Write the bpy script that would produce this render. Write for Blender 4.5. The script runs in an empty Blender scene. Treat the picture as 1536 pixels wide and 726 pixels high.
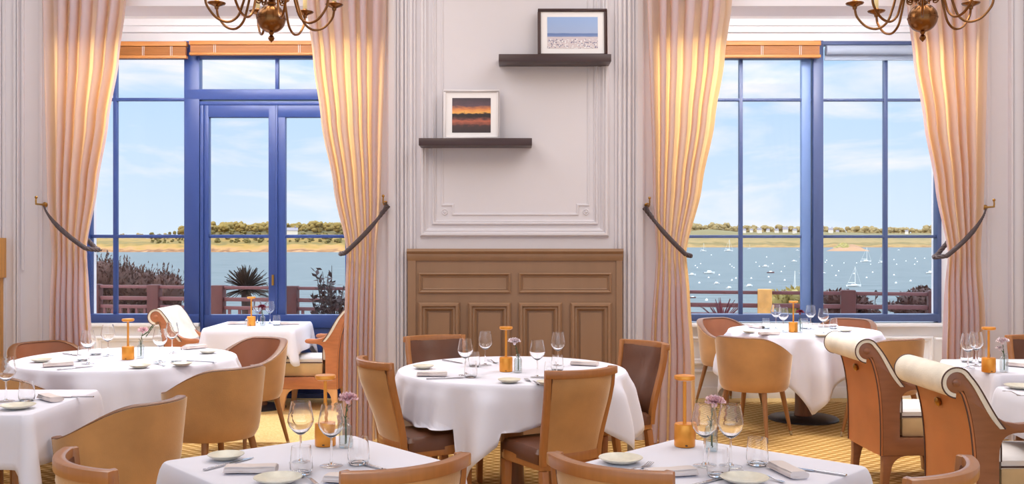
import bpy, bmesh, math, random
from mathutils import Vector, Matrix, noise as mnoise

PI = math.pi
sc = bpy.context.scene
COL = sc.collection
H = 1.5          # eye height of the photographer
F = 1500.0       # focal length in pixels of the 1536 px wide frame
HZ = 363.0


def at(px, py, D):
    """world point seen at a pixel of the photograph when it stands D metres away"""
    return Vector(((px - 768) * D / F, D, H - (py - HZ) * D / F))


def X(px, D):
    return (px - 768) * D / F


def Z(py, D):
    return H - (py - HZ) * D / F


def on(px, py, z=0.75):
    """point on a horizontal plane (a table top, the floor, the sea)"""
    D = (H - z) * F / (py - HZ)
    return Vector(((px - 768) * D / F, D, z))


# ------------------------------------------------------------------ materials
def new_mat(name):
    m = bpy.data.materials.new(name)
    m.use_nodes = True
    nt = m.node_tree
    return m, nt, nt.nodes['Principled BSDF']


def srgb(r, g, b):
    def c(v):
        v /= 255.0
        return v / 12.92 if v <= 0.04045 else ((v + 0.055) / 1.055) ** 2.4
    return (c(r), c(g), c(b), 1.0)


def mat(name, col, rough=0.5, metal=0.0, noise=None, bump=None, sheen=0.0, coat=0.0, spec=None):
    """noise = (scale, amount, detail), bump = (scale, strength)"""
    m, nt, b = new_mat(name)
    b.inputs['Base Color'].default_value = col
    b.inputs['Roughness'].default_value = rough
    b.inputs['Metallic'].default_value = metal
    if spec is not None:
        b.inputs['Specular IOR Level'].default_value = spec
    if sheen:
        b.inputs['Sheen Weight'].default_value = sheen
        b.inputs['Sheen Roughness'].default_value = 0.4
        b.inputs['Sheen Tint'].default_value = (1.0, 0.9, 0.74, 1)
    if coat:
        b.inputs['Coat Weight'].default_value = coat
        b.inputs['Coat Roughness'].default_value = 0.15
    tc = nt.nodes.new('ShaderNodeTexCoord')
    if noise:
        n = nt.nodes.new('ShaderNodeTexNoise')
        n.inputs['Scale'].default_value = noise[0]
        n.inputs['Detail'].default_value = noise[2] if len(noise) > 2 else 4
        mp = nt.nodes.new('ShaderNodeMapping')
        if len(noise) > 3:
            mp.inputs['Scale'].default_value = noise[3]
        nt.links.new(tc.outputs['Object'], mp.inputs['Vector'])
        nt.links.new(mp.outputs['Vector'], n.inputs['Vector'])
        rp = nt.nodes.new('ShaderNodeValToRGB')
        a = noise[1]
        rp.color_ramp.elements[0].color = (col[0] * (1 - a), col[1] * (1 - a), col[2] * (1 - a), 1)
        rp.color_ramp.elements[1].color = (min(1, col[0] * (1 + a)), min(1, col[1] * (1 + a)), min(1, col[2] * (1 + a)), 1)
        rp.color_ramp.elements[0].position = 0.3
        rp.color_ramp.elements[1].position = 0.7
        nt.links.new(n.outputs['Fac'], rp.inputs['Fac'])
        nt.links.new(rp.outputs['Color'], b.inputs['Base Color'])
    if bump:
        n2 = nt.nodes.new('ShaderNodeTexNoise')
        n2.inputs['Scale'].default_value = bump[0]
        n2.inputs['Detail'].default_value = 3
        nt.links.new(tc.outputs['Object'], n2.inputs['Vector'])
        bp = nt.nodes.new('ShaderNodeBump')
        bp.inputs['Strength'].default_value = bump[1]
        bp.inputs['Distance'].default_value = 0.01
        nt.links.new(n2.outputs['Fac'], bp.inputs['Height'])
        nt.links.new(bp.outputs['Normal'], b.inputs['Normal'])
    return m


M = {}
M['wall'] = mat('wall_paint', srgb(218, 213, 218), 0.55, noise=(1.2, 0.02))
M['white'] = mat('white_gloss_paint', srgb(238, 236, 236), 0.4)
M['trim'] = mat('moulding_paint', srgb(218, 213, 218), 0.4)
M['wainscot'] = mat('wainscot_paint', srgb(148, 114, 86), 0.42, noise=(1.5, 0.05, 6, (6, 6, 0.6)))
M['oak'] = mat('golden_oak', srgb(205, 150, 80), 0.4, noise=(3, 0.16, 6, (10, 10, 0.8)))
M['blue'] = mat('blue_frame_paint', srgb(40, 62, 120), 0.35)
M['navy'] = mat('navy_panel_paint', srgb(40, 56, 104), 0.4)
M['slate'] = mat('slate_blue_frame_paint', srgb(104, 130, 176), 0.35)
M['slate_dark'] = mat('dark_slate_blue_paint', srgb(64, 78, 116), 0.35)
M['wood'] = mat('cherry_wood', srgb(168, 108, 58), 0.33, noise=(4, 0.07, 6, (14, 14, 1.2)), coat=0.3)
M['wood_dark'] = mat('walnut_wood', srgb(126, 78, 48), 0.4, noise=(4, 0.2, 6, (12, 12, 1.2)))
M['leg'] = mat('chair_leg_wood', srgb(150, 102, 58), 0.4, noise=(4, 0.15, 5, (12, 12, 1)))
M['shaded_frame'] = mat('shaded_frame_wood', srgb(146, 94, 64), 0.35, noise=(4, 0.1, 6, (10, 2, 10)), coat=0.25)  # shaded copy of the armchair frame wood, shade put into the colour
M['lit_frame'] = mat('lit_frame_wood', srgb(186, 118, 78), 0.35, noise=(4, 0.12, 6, (10, 2, 10)), coat=0.25)  # lit copy of the same frame wood, light put into the colour
M['pale_wood'] = mat('pale_beech_wood', srgb(222, 170, 118), 0.4, noise=(4, 0.1, 6, (10, 10, 1)))
M['velvet'] = mat('golden_velvet', srgb(188, 138, 84), 0.75, noise=(5, 0.16, 6), bump=(160, 0.12), sheen=1.0)
M['cream'] = mat('cream_velvet', srgb(234, 226, 210), 0.75, noise=(9, 0.12, 5), bump=(120, 0.15), sheen=0.5)
M['sand'] = mat('sand_velvet', srgb(216, 184, 136), 0.75, noise=(6, 0.1, 5), bump=(160, 0.1), sheen=0.5)
M['ivory'] = mat('ivory_upholstery', srgb(236, 230, 226), 0.7, noise=(6, 0.04), bump=(200, 0.08))
M['leather'] = mat('brown_leather', srgb(98, 58, 38), 0.34, noise=(6, 0.14, 5), bump=(220, 0.12))
M['caramel'] = mat('caramel_leather', srgb(188, 116, 68), 0.42, noise=(4, 0.1, 5), bump=(220, 0.1))
M['tan_leather'] = mat('tan_leather', srgb(158, 98, 66), 0.4, noise=(4, 0.1, 5), bump=(220, 0.1))
M['piping'] = mat('dark_piping', srgb(84, 58, 50), 0.5)
M['rim'] = mat('bronze_piping', srgb(120, 76, 42), 0.45)
M['linen'] = mat('white_linen', srgb(230, 229, 240), 0.8, noise=(3, 0.015), bump=(700, 0.06), spec=0.2)
M['napkin'] = mat('napkin_linen', srgb(226, 214, 210), 0.85, bump=(600, 0.1), spec=0.2)
M['lamp'] = mat('orange_gold_metal', srgb(238, 158, 62), 0.34, metal=0.55, bump=(500, 0.03))
M['lamp_pale'] = mat('brushed_gold_metal', srgb(236, 186, 110), 0.38, metal=0.5)
M['steel'] = mat('cutlery_steel', srgb(190, 190, 194), 0.22, metal=1.0)
M['brass'] = mat('aged_brass', srgb(134, 92, 56), 0.26, metal=1.0, noise=(9, 0.2, 4))
M['brass_hook'] = mat('hook_brass', srgb(170, 128, 66), 0.3, metal=1.0)
M['candle'] = mat('cream_candle_sleeve', srgb(236, 214, 160), 0.5)
M['plate'] = mat('glazed_stoneware', srgb(220, 214, 196), 0.3, noise=(40, 0.05))
M['platerim'] = mat('olive_glazed_stoneware', srgb(222, 216, 198), 0.32, noise=(40, 0.08))
M['black'] = mat('black_cast_iron', srgb(46, 42, 44), 0.4)
M['shelf'] = mat('dark_stained_shelf', srgb(62, 42, 44), 0.38, noise=(3, 0.15, 5, (1, 8, 8)))
M['frame_dark'] = mat('dark_walnut_frame', srgb(66, 42, 40), 0.4)
M['frame_white'] = mat('white_frame', srgb(226, 220, 222), 0.4)
M['mat_board'] = mat('mat_board', srgb(240, 236, 236), 0.8)
M['rope'] = mat('tieback_rope', srgb(86, 74, 76), 0.8, bump=(300, 0.4))
M['blind'] = mat('blind_wood', srgb(172, 108, 46), 0.45, noise=(4, 0.12, 5, (0.8, 10, 10)))
M['roller'] = mat('grey_roller_blind', srgb(150, 160, 176), 0.6)
M['petal'] = mat('pink_petals', srgb(255, 206, 212), 0.6, noise=(60, 0.15))
M['petal_pale'] = mat('pale_pink_petals', srgb(255, 232, 236), 0.6, noise=(60, 0.12))
M['petal_red'] = mat('dark_red_petals', srgb(120, 34, 54), 0.6)
M['stem'] = mat('flower_stem', srgb(70, 92, 54), 0.6)
M['fence'] = mat('russet_fence_wood', srgb(84, 32, 26), 0.6, noise=(5, 0.14, 5, (6, 6, 1)))
M['fence_rail'] = mat('mauve_fence_rail', srgb(112, 64, 64), 0.6)
M['sunlit_post'] = mat('sunlit_post_tone', srgb(224, 164, 90), 0.8, noise=(9, 0.18, 6))  # sunlight on one fence post, put into its colour
M['shrub'] = mat('dark_russet_foliage', srgb(76, 42, 28), 0.7, noise=(2.5, 0.35, 4))
M['palm'] = mat('dark_palm_leaf', srgb(60, 42, 28), 0.6, noise=(4, 0.3))
M['olive_leaf'] = mat('dark_olive_leaf', srgb(72, 44, 40), 0.6, noise=(4, 0.3))
M['flax'] = mat('bronze_flax_leaf', srgb(112, 46, 56), 0.5, noise=(4, 0.3))
M['green_shrub'] = mat('green_gold_foliage', srgb(150, 134, 70), 0.7, noise=(5, 0.45, 4))
M['maroon_shrub'] = mat('maroon_foliage', srgb(78, 40, 28), 0.7, noise=(4, 0.4, 4))
M['twig'] = mat('brown_twigs', srgb(72, 52, 44), 0.8)
M['terrace'] = mat('terrace_stone', srgb(186, 172, 164), 0.8, noise=(3, 0.1))
M['gold_bush'] = mat('golden_scrub', srgb(116, 100, 46), 0.9, noise=(0.5, 0.3, 5))
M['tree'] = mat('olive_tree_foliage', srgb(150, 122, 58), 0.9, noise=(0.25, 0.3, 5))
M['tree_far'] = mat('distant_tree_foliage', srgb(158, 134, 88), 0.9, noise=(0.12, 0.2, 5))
M['house'] = mat('house_render', srgb(226, 214, 200), 0.9)
M['roof'] = mat('house_slate', srgb(150, 140, 146), 0.8)
M['rock'] = mat('tan_rock', srgb(176, 134, 100), 0.9, noise=(0.3, 0.3, 6))
M['boat'] = mat('white_hull', srgb(244, 242, 238), 0.35)
M['boat_dark'] = mat('dark_red_hull', srgb(116, 66, 64), 0.5)
M['mast'] = mat('pale_mast', srgb(240, 236, 226), 0.4)
M['buoy'] = mat('white_buoy', srgb(248, 248, 246), 0.4)
M['bulb'] = mat('frosted_bulb', srgb(255, 240, 214), 0.3)


def glass_mat(name, tint, refl, edge):
    """thin clear glass: mostly see-through, reflecting more at grazing angles"""
    m = bpy.data.materials.new(name)
    m.use_nodes = True
    nt = m.node_tree
    nt.nodes.clear()
    out = nt.nodes.new('ShaderNodeOutputMaterial')
    tr = nt.nodes.new('ShaderNodeBsdfTransparent')
    tr.inputs['Color'].default_value = tint
    gl = nt.nodes.new('ShaderNodeBsdfGlossy')
    gl.inputs['Roughness'].default_value = 0.03
    lw = nt.nodes.new('ShaderNodeLayerWeight')
    lw.inputs['Blend'].default_value = edge
    ma = nt.nodes.new('ShaderNodeMath')
    ma.operation = 'MULTIPLY_ADD'
    ma.inputs[1].default_value = 0.75
    ma.inputs[2].default_value = refl
    nt.links.new(lw.outputs['Facing'], ma.inputs[0])
    pw = nt.nodes.new('ShaderNodeMath')
    pw.operation = 'MINIMUM'
    pw.inputs[1].default_value = 0.9
    nt.links.new(ma.outputs[0], pw.inputs[0])
    mx = nt.nodes.new('ShaderNodeMixShader')
    nt.links.new(pw.outputs[0], mx.inputs['Fac'])
    nt.links.new(tr.outputs[0], mx.inputs[1])
    nt.links.new(gl.outputs[0], mx.inputs[2])
    nt.links.new(mx.outputs[0], out.inputs['Surface'])
    return m


M['glass'] = glass_mat('clear_glassware', (0.975, 0.975, 0.98, 1), 0.03, 0.16)


def solid_glass(name):
    m, nt, b = new_mat(name)
    b.inputs['Base Color'].default_value = (1, 1, 1, 1)
    b.inputs['Roughness'].default_value = 0.0
    b.inputs['IOR'].default_value = 1.45
    b.inputs['Transmission Weight'].default_value = 1.0
    return m


M['crystal'] = solid_glass('refracting_glass')
M['vase'] = glass_mat('vase_glass', (0.9, 0.93, 0.93, 1), 0.05, 0.16)
M['pane'] = glass_mat('window_glass', (0.985, 0.99, 1.0, 1), 0.01, 0.02)


def curtain_mat():
    m = bpy.data.materials.new('translucent_curtain')
    m.use_nodes = True
    nt = m.node_tree
    nt.nodes.clear()
    out = nt.nodes.new('ShaderNodeOutputMaterial')
    df = nt.nodes.new('ShaderNodeBsdfDiffuse')
    df.inputs['Color'].default_value = srgb(200, 197, 212)
    tl = nt.nodes.new('ShaderNodeBsdfTranslucent')
    tl.inputs['Color'].default_value = (1.0, 0.6, 0.2, 1)
    mx = nt.nodes.new('ShaderNodeMixShader')
    mx.inputs['Fac'].default_value = 0.46
    nt.links.new(df.outputs[0], mx.inputs[1])
    nt.links.new(tl.outputs[0], mx.inputs[2])
    tc = nt.nodes.new('ShaderNodeTexCoord')
    n2 = nt.nodes.new('ShaderNodeTexNoise')
    n2.inputs['Scale'].default_value = 400
    nt.links.new(tc.outputs['Object'], n2.inputs['Vector'])
    bp = nt.nodes.new('ShaderNodeBump')
    bp.inputs['Strength'].default_value = 0.08
    bp.inputs['Distance'].default_value = 0.01
    nt.links.new(n2.outputs['Fac'], bp.inputs['Height'])
    nt.links.new(bp.outputs['Normal'], df.inputs['Normal'])
    nt.links.new(mx.outputs[0], out.inputs['Surface'])
    return m


M['curtain'] = curtain_mat()


def carpet_mat(name, pattern):
    m, nt, b = new_mat(name)
    b.inputs['Roughness'].default_value = 0.95
    b.inputs['Specular IOR Level'].default_value = 0.1
    tc = nt.nodes.new('ShaderNodeTexCoord')
    n = nt.nodes.new('ShaderNodeTexNoise')
    n.inputs['Scale'].default_value = 70
    n.inputs['Detail'].default_value = 4
    nt.links.new(tc.outputs['Object'], n.inputs['Vector'])
    base = nt.nodes.new('ShaderNodeValToRGB')
    base.color_ramp.elements[0].position = 0.3
    base.color_ramp.elements[1].position = 0.7
    base.color_ramp.elements[0].color = srgb(216, 178, 112)
    base.color_ramp.elements[1].color = srgb(236, 206, 148)
    nt.links.new(n.outputs['Fac'], base.inputs['Fac'])
    last = base.outputs['Color']
    if pattern:
        # woven lozenges: two diagonal stripe sets
        for ang in (PI * 0.27, -PI * 0.27):
            mp = nt.nodes.new('ShaderNodeMapping')
            mp.inputs['Rotation'].default_value = (0, 0, ang)
            nt.links.new(tc.outputs['Object'], mp.inputs['Vector'])
            w = nt.nodes.new('ShaderNodeTexWave')
            w.inputs['Scale'].default_value = 4.6
            w.inputs['Distortion'].default_value = 0.3
            nt.links.new(mp.outputs['Vector'], w.inputs['Vector'])
            rp = nt.nodes.new('ShaderNodeValToRGB')
            rp.color_ramp.elements[0].position = 0.45
            rp.color_ramp.elements[1].position = 0.62
            rp.color_ramp.elements[0].color = srgb(208, 186, 146)
            rp.color_ramp.elements[1].color = (1, 1, 1, 1)
            nt.links.new(w.outputs['Fac'], rp.inputs['Fac'])
            mx = nt.nodes.new('ShaderNodeMix')
            mx.data_type = 'RGBA'
            mx.blend_type = 'MULTIPLY'
            mx.inputs['Factor'].default_value = 0.75
            nt.links.new(last, mx.inputs['A'])
            nt.links.new(rp.outputs['Color'], mx.inputs['B'])
            last = mx.outputs['Result']
    nt.links.new(last, b.inputs['Base Color'])
    bp = nt.nodes.new('ShaderNodeBump')
    bp.inputs['Strength'].default_value = 0.3
    bp.inputs['Distance'].default_value = 0.01
    nt.links.new(n.outputs['Fac'], bp.inputs['Height'])
    nt.links.new(bp.outputs['Normal'], b.inputs['Normal'])
    return m


M['carpet'] = carpet_mat('gold_patterned_carpet', True)
M['carpet_plain'] = carpet_mat('gold_plain_carpet', False)


def ramp_z_mat(name, stops, scale=0.02, amount=4.0):
    """ground whose colour changes with height: sand, grass, scrub"""
    m, nt, b = new_mat(name)
    b.inputs['Roughness'].default_value = 0.95
    tc = nt.nodes.new('ShaderNodeTexCoord')
    sp = nt.nodes.new('ShaderNodeSeparateXYZ')
    nt.links.new(tc.outputs['Object'], sp.inputs['Vector'])
    n = nt.nodes.new('ShaderNodeTexNoise')
    n.inputs['Scale'].default_value = scale
    n.inputs['Detail'].default_value = 6
    nt.links.new(tc.outputs['Object'], n.inputs['Vector'])
    ma = nt.nodes.new('ShaderNodeMath')
    ma.operation = 'MULTIPLY_ADD'
    nt.links.new(n.outputs['Fac'], ma.inputs[0])
    ma.inputs[1].default_value = amount
    nt.links.new(sp.outputs['Z'], ma.inputs[2])
    mr = nt.nodes.new('ShaderNodeMapRange')
    mr.inputs['From Min'].default_value = -12
    mr.inputs['From Max'].default_value = 30
    nt.links.new(ma.outputs[0], mr.inputs['Value'])
    rp = nt.nodes.new('ShaderNodeValToRGB')
    els = rp.color_ramp.elements
    while len(els) < len(stops):
        els.new(0.5)
    for e, (p, c) in zip(els, stops):
        e.position = p
        e.color = c
    nt.links.new(mr.outputs['Result'], rp.inputs['Fac'])
    nt.links.new(rp.outputs['Color'], b.inputs['Base Color'])
    return m


M['headland'] = ramp_z_mat('headland_ground', [
    (0.0, srgb(200, 160, 120)), (0.14, srgb(200, 152, 104)), (0.22, srgb(128, 82, 48)), (0.30, srgb(180, 132, 78)),
    (0.40, srgb(168, 128, 54)), (0.50, srgb(118, 100, 44)), (0.60, srgb(160, 124, 56)), (0.8, srgb(108, 92, 46))], 0.07, 17)
M['farland'] = ramp_z_mat('far_coast_ground', [
    (0.0, srgb(176, 136, 104)), (0.14, srgb(200, 160, 116)), (0.24, srgb(140, 104, 64)), (0.34, srgb(168, 132, 78)),
    (0.48, srgb(122, 104, 58)), (0.6, srgb(158, 130, 82)), (0.9, srgb(130, 116, 76))], 0.03, 22)


def sea_mat():
    m, nt, b = new_mat('bay_water')
    tc = nt.nodes.new('ShaderNodeTexCoord')
    mp = nt.nodes.new('ShaderNodeMapping')
    mp.inputs['Scale'].default_value = (0.05, 0.22, 1)
    nt.links.new(tc.outputs['Object'], mp.inputs['Vector'])
    n = nt.nodes.new('ShaderNodeTexNoise')
    n.inputs['Scale'].default_value = 1.0
    n.inputs['Detail'].default_value = 8
    nt.links.new(mp.outputs['Vector'], n.inputs['Vector'])
    rp = nt.nodes.new('ShaderNodeValToRGB')
    rp.color_ramp.elements[0].position = 0.3
    rp.color_ramp.elements[1].position = 0.72
    rp.color_ramp.elements[0].color = srgb(74, 84, 84)
    rp.color_ramp.elements[1].color = srgb(112, 118, 116)
    nt.links.new(n.outputs['Fac'], rp.inputs['Fac'])
    nt.links.new(rp.outputs['Color'], b.inputs['Base Color'])
    b.inputs['Roughness'].default_value = 0.55
    b.inputs['Specular IOR Level'].default_value = 0.25
    bp = nt.nodes.new('ShaderNodeBump')
    bp.inputs['Strength'].default_value = 0.6
    bp.inputs['Distance'].default_value = 0.6
    nt.links.new(n.outputs['Fac'], bp.inputs['Height'])
    nt.links.new(bp.outputs['Normal'], b.inputs['Normal'])
    return m


M['sea'] = sea_mat()


def print_mat(name, stops, speck=None, wave=0.0):
    """a framed photograph: bands of colour up the print, optional specks in its lower part"""
    m, nt, b = new_mat(name)
    b.inputs['Roughness'].default_value = 0.4
    tc = nt.nodes.new('ShaderNodeTexCoord')
    sp = nt.nodes.new('ShaderNodeSeparateXYZ')
    nt.links.new(tc.outputs['Generated'], sp.inputs['Vector'])
    n = nt.nodes.new('ShaderNodeTexNoise')
    n.inputs['Scale'].default_value = 5
    n.inputs['Detail'].default_value = 6
    mp = nt.nodes.new('ShaderNodeMapping')
    mp.inputs['Scale'].default_value = (1.0, 1, 3.0)
    nt.links.new(tc.outputs['Generated'], mp.inputs['Vector'])
    nt.links.new(mp.outputs['Vector'], n.inputs['Vector'])
    sb = nt.nodes.new('ShaderNodeMath')
    sb.operation = 'SUBTRACT'
    nt.links.new(n.outputs['Fac'], sb.inputs[0])
    sb.inputs[1].default_value = 0.5
    ma = nt.nodes.new('ShaderNodeMath')
    ma.operation = 'MULTIPLY_ADD'
    nt.links.new(sb.outputs[0], ma.inputs[0])
    ma.inputs[1].default_value = wave
    nt.links.new(sp.outputs['Z'], ma.inputs[2])
    rp = nt.nodes.new('ShaderNodeValToRGB')
    els = rp.color_ramp.elements
    while len(els) < len(stops):
        els.new(0.5)
    for e, (p, c) in zip(els, stops):
        e.position = p
        e.color = c
    nt.links.new(ma.outputs[0], rp.inputs['Fac'])
    last = rp.outputs['Color']
    if speck:
        v = nt.nodes.new('ShaderNodeTexVoronoi')
        v.inputs['Scale'].default_value = 26
        nt.links.new(tc.outputs['Generated'], v.inputs['Vector'])
        lt = nt.nodes.new('ShaderNodeMath')
        lt.operation = 'LESS_THAN'
        nt.links.new(v.outputs['Distance'], lt.inputs[0])
        lt.inputs[1].default_value = 0.42
        lz = nt.nodes.new('ShaderNodeMath')
        lz.operation = 'LESS_THAN'
        nt.links.new(sp.outputs['Z'], lz.inputs[0])
        lz.inputs[1].default_value = speck
        mu = nt.nodes.new('ShaderNodeMath')
        mu.operation = 'MULTIPLY'
        nt.links.new(lt.outputs[0], mu.inputs[0])
        nt.links.new(lz.outputs[0], mu.inputs[1])
        hs = nt.nodes.new('ShaderNodeMix')
        hs.data_type = 'RGBA'
        rc = nt.nodes.new('ShaderNodeValToRGB')
        rc.color_ramp.interpolation = 'CONSTANT'
        rc.color_ramp.elements[0].color = srgb(240, 238, 240)
        rc.color_ramp.elements[1].color = srgb(112, 110, 140)
        rc.color_ramp.elements[1].position = 0.58
        nt.links.new(v.outputs['Color'], rc.inputs['Fac'])
        nt.links.new(mu.outputs[0], hs.inputs['Factor'])
        nt.links.new(last, hs.inputs['A'])
        nt.links.new(rc.outputs['Color'], hs.inputs['B'])
        last = hs.outputs['Result']
    nt.links.new(last, b.inputs['Base Color'])
    return m


M['print_beach'] = print_mat('beach_photograph', [
    (0.0, srgb(214, 200, 200)), (0.36, srgb(206, 194, 200)), (0.38, srgb(120, 140, 186)),
    (0.47, srgb(92, 118, 172)), (0.485, srgb(158, 176, 212)), (1.0, srgb(148, 176, 222))], speck=0.3, wave=0.03)
M['print_sunset'] = print_mat('sunset_photograph', [
    (0.0, srgb(52, 40, 44)), (0.2, srgb(70, 48, 50)), (0.33, srgb(186, 100, 76)), (0.4, srgb(96, 56, 54)),
    (0.46, srgb(38, 28, 32)), (0.54, srgb(44, 30, 34)), (0.58, srgb(240, 176, 92)), (0.68, srgb(214, 130, 78)),
    (0.78, srgb(96, 74, 84)), (1.0, srgb(66, 56, 66))], wave=0.2)


# ------------------------------------------------------------------ mesh helpers
class MB:
    def __init__(self):
        self.v, self.f = [], []

    def add(self, verts, faces, mx=None):
        o = len(self.v)
        for p in verts:
            p = Vector(p)
            self.v.append(mx @ p if mx else p)
        self.f += [tuple(o + i for i in f) for f in faces]
        return self

    def box(self, c, s, mx=None):
        x, y, z = s[0] / 2, s[1] / 2, s[2] / 2
        cs = [(c[0] + a * x, c[1] + b * y, c[2] + d * z) for a in (-1, 1) for b in (-1, 1) for d in (-1, 1)]
        return self.add(cs, [(0, 1, 3, 2), (4, 6, 7, 5), (0, 4, 5, 1), (2, 3, 7, 6), (0, 2, 6, 4), (1, 5, 7, 3)], mx)

    def bb(self, x0, x1, y0, y1, z0, z1, mx=None):
        return self.box(((x0 + x1) / 2, (y0 + y1) / 2, (z0 + z1) / 2), (abs(x1 - x0), abs(y1 - y0), abs(z1 - z0)), mx)

    def lathe(self, prof, n=24, c=(0, 0, 0), mx=None, closed=False):
        vs, fs = [], []
        for r, z in prof:
            for i in range(n):
                a = 2 * PI * i / n
                vs.append((c[0] + r * math.cos(a), c[1] + r * math.sin(a), c[2] + z))
        m = len(prof)
        for j in range(m if closed else m - 1):
            for i in range(n):
                a, b = j * n + i, j * n + (i + 1) % n
                k = (j + 1) % m
                fs.append((a, b, k * n + (i + 1) % n, k * n + i))
        if not closed:
            if prof[0][0] > 1e-5:
                fs.append(tuple(reversed(range(n))))
            if prof[-1][0] > 1e-5:
                fs.append(tuple(range((m - 1) * n, m * n)))
        return self.add(vs, fs, mx)

    def sweep(self, path, prof, side=None, scale=None, caps=True, mx=None):
        """prof: closed list of (a along side, b along normal)"""
        path = [Vector(p) for p in path]
        n, k = len(path), len(prof)
        vs, fs = [], []
        prev = None
        for i, p in enumerate(path):
            t = (path[min(i + 1, n - 1)] - path[max(i - 1, 0)]).normalized()
            if side is not None:
                s = Vector(side)
            elif prev is not None:
                s = prev
            else:
                s = Vector((0, 0, 1)) if abs(t.z) < 0.9 else Vector((1, 0, 0))
            s = (s - t * s.dot(t)).normalized()
            prev = s
            nn = t.cross(s)
            q = scale[i] if scale else 1.0
            for a, b in prof:
                vs.append(p + s * (a * q) + nn * (b * q))
        for i in range(n - 1):
            for j in range(k):
                fs.append((i * k + j, i * k + (j + 1) % k, (i + 1) * k + (j + 1) % k, (i + 1) * k + j))
        if caps:
            fs.append(tuple(reversed(range(k))))
            fs.append(tuple(range((n - 1) * k, n * k)))
        return self.add(vs, fs, mx)

    def tube(self, path, r, n=8, scale=None, mx=None):
        prof = [(r * math.cos(2 * PI * i / n), r * math.sin(2 * PI * i / n)) for i in range(n)]
        return self.sweep(path, prof, None, scale, True, mx)

    def prism(self, poly, a0, a1, axis='x', mx=None):
        """extrude a 2D polygon along an axis; poly is in the other two axes in order"""
        def P(u, w, a):
            return (a, u, w) if axis == 'x' else ((u, a, w) if axis == 'y' else (u, w, a))
        k = len(poly)
        vs = [P(u, w, a0) for u, w in poly] + [P(u, w, a1) for u, w in poly]
        fs = [(i, (i + 1) % k, k + (i + 1) % k, k + i) for i in range(k)]
        fs += [tuple(reversed(range(k))), tuple(range(k, 2 * k))]
        return self.add(vs, fs, mx)

    def grid(self, fn, nu, nv, wrap=False):
        vs = [fn(i / (nu if wrap else nu - 1), j / (nv - 1)) for j in range(nv) for i in range(nu)]
        fs = []
        for j in range(nv - 1):
            for i in range(nu if wrap else nu - 1):
                i2 = (i + 1) % nu
                fs.append((j * nu + i, j * nu + i2, (j + 1) * nu + i2, (j + 1) * nu + i))
        return self.add(vs, fs)

    def slab(self, fn, nu, nv, th):
        """grid surface fn(u,v)->point with thickness vector th(u,v)"""
        top = [Vector(fn(i / (nu - 1), j / (nv - 1))) for j in range(nv) for i in range(nu)]
        bot = [top[j * nu + i] + Vector(th(i / (nu - 1), j / (nv - 1))) for j in range(nv) for i in range(nu)]
        fs, N = [], nu * nv
        for j in range(nv - 1):
            for i in range(nu - 1):
                q = (j * nu + i, j * nu + i + 1, (j + 1) * nu + i + 1, (j + 1) * nu + i)
                fs.append(q)
                fs.append(tuple(N + k for k in reversed(q)))
        bd = [i for i in range(nu)] + [j * nu + nu - 1 for j in range(1, nv)] + \
             [(nv - 1) * nu + i for i in range(nu - 2, -1, -1)] + [j * nu for j in range(nv - 2, 0, -1)]
        for a, b in zip(bd, bd[1:] + bd[:1]):
            fs.append((b, a, N + a, N + b))
        return self.add(top + bot, fs)

    def ball(self, c, r, n=12, m=8, sq=(1, 1, 1)):
        prof = []
        for j in range(m + 1):
            a = -PI / 2 + PI * j / m
            prof.append((max(r * math.cos(a), 0.0), r * math.sin(a)))
        vs, fs = [], []
        for rr, z in prof:
            for i in range(n):
                a = 2 * PI * i / n
                vs.append((c[0] + rr * math.cos(a) * sq[0], c[1] + rr * math.sin(a) * sq[1], c[2] + z * sq[2]))
        for j in range(m):
            for i in range(n):
                fs.append((j * n + i, j * n + (i + 1) % n, (j + 1) * n + (i + 1) % n, (j + 1) * n + i))
        return self.add(vs, fs)

    def build(self, name, m, parent=None, bevel=0.0, segs=2, sharp=38, subsurf=0, solid=0.0, weld=True):
        me = bpy.data.meshes.new(name)
        bm = bmesh.new()
        bv = [bm.verts.new(p) for p in self.v]
        for f in self.f:
            try:
                bm.faces.new([bv[i] for i in f])
            except ValueError:
                pass
        if weld:
            bmesh.ops.remove_doubles(bm, verts=bm.verts, dist=1e-5)
        bmesh.ops.recalc_face_normals(bm, faces=bm.faces)
        if bevel:
            es = [e for e in bm.edges if len(e.link_faces) == 2 and e.calc_face_angle(0) > 0.6]
            bmesh.ops.bevel(bm, geom=es, offset=bevel, segments=segs, profile=0.5, affect='EDGES', clamp_overlap=True)
        bm.to_mesh(me)
        bm.free()
        me.materials.append(M[m] if isinstance(m, str) else m)
        me.polygons.foreach_set('use_smooth', [True] * len(me.polygons))
        me.set_sharp_from_angle(angle=math.radians(sharp))
        o = bpy.data.objects.new(name, me)
        COL.objects.link(o)
        if parent:
            o.parent = parent
        if solid:
            md = o.modifiers.new('thickness', 'SOLIDIFY')
            md.thickness = solid
            md.offset = 1
        if subsurf:
            md = o.modifiers.new('smooth', 'SUBSURF')
            md.levels = md.render_levels = subsurf
        return o


def tag(o, label, cat, group=None, kind=None):
    o['label'] = label
    o['category'] = cat
    if group:
        o['group'] = group
    if kind:
        o['kind'] = kind
    return o


def struct(o, label=None):
    o['kind'] = 'structure'
    if label:
        o['label'] = label
    return o


def empty(name, loc=(0, 0, 0), rz=0.0):
    o = bpy.data.objects.new(name, None)
    o.empty_display_size = 0.1
    COL.objects.link(o)
    o.location = loc
    o.rotation_euler = (0, 0, rz)
    return o


def copy_tree(o, parent=None):
    c = o.copy()
    COL.objects.link(c)
    if parent:
        c.parent = parent
    for ch in list(o.children):
        copy_tree(ch, c)
    return c


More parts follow.
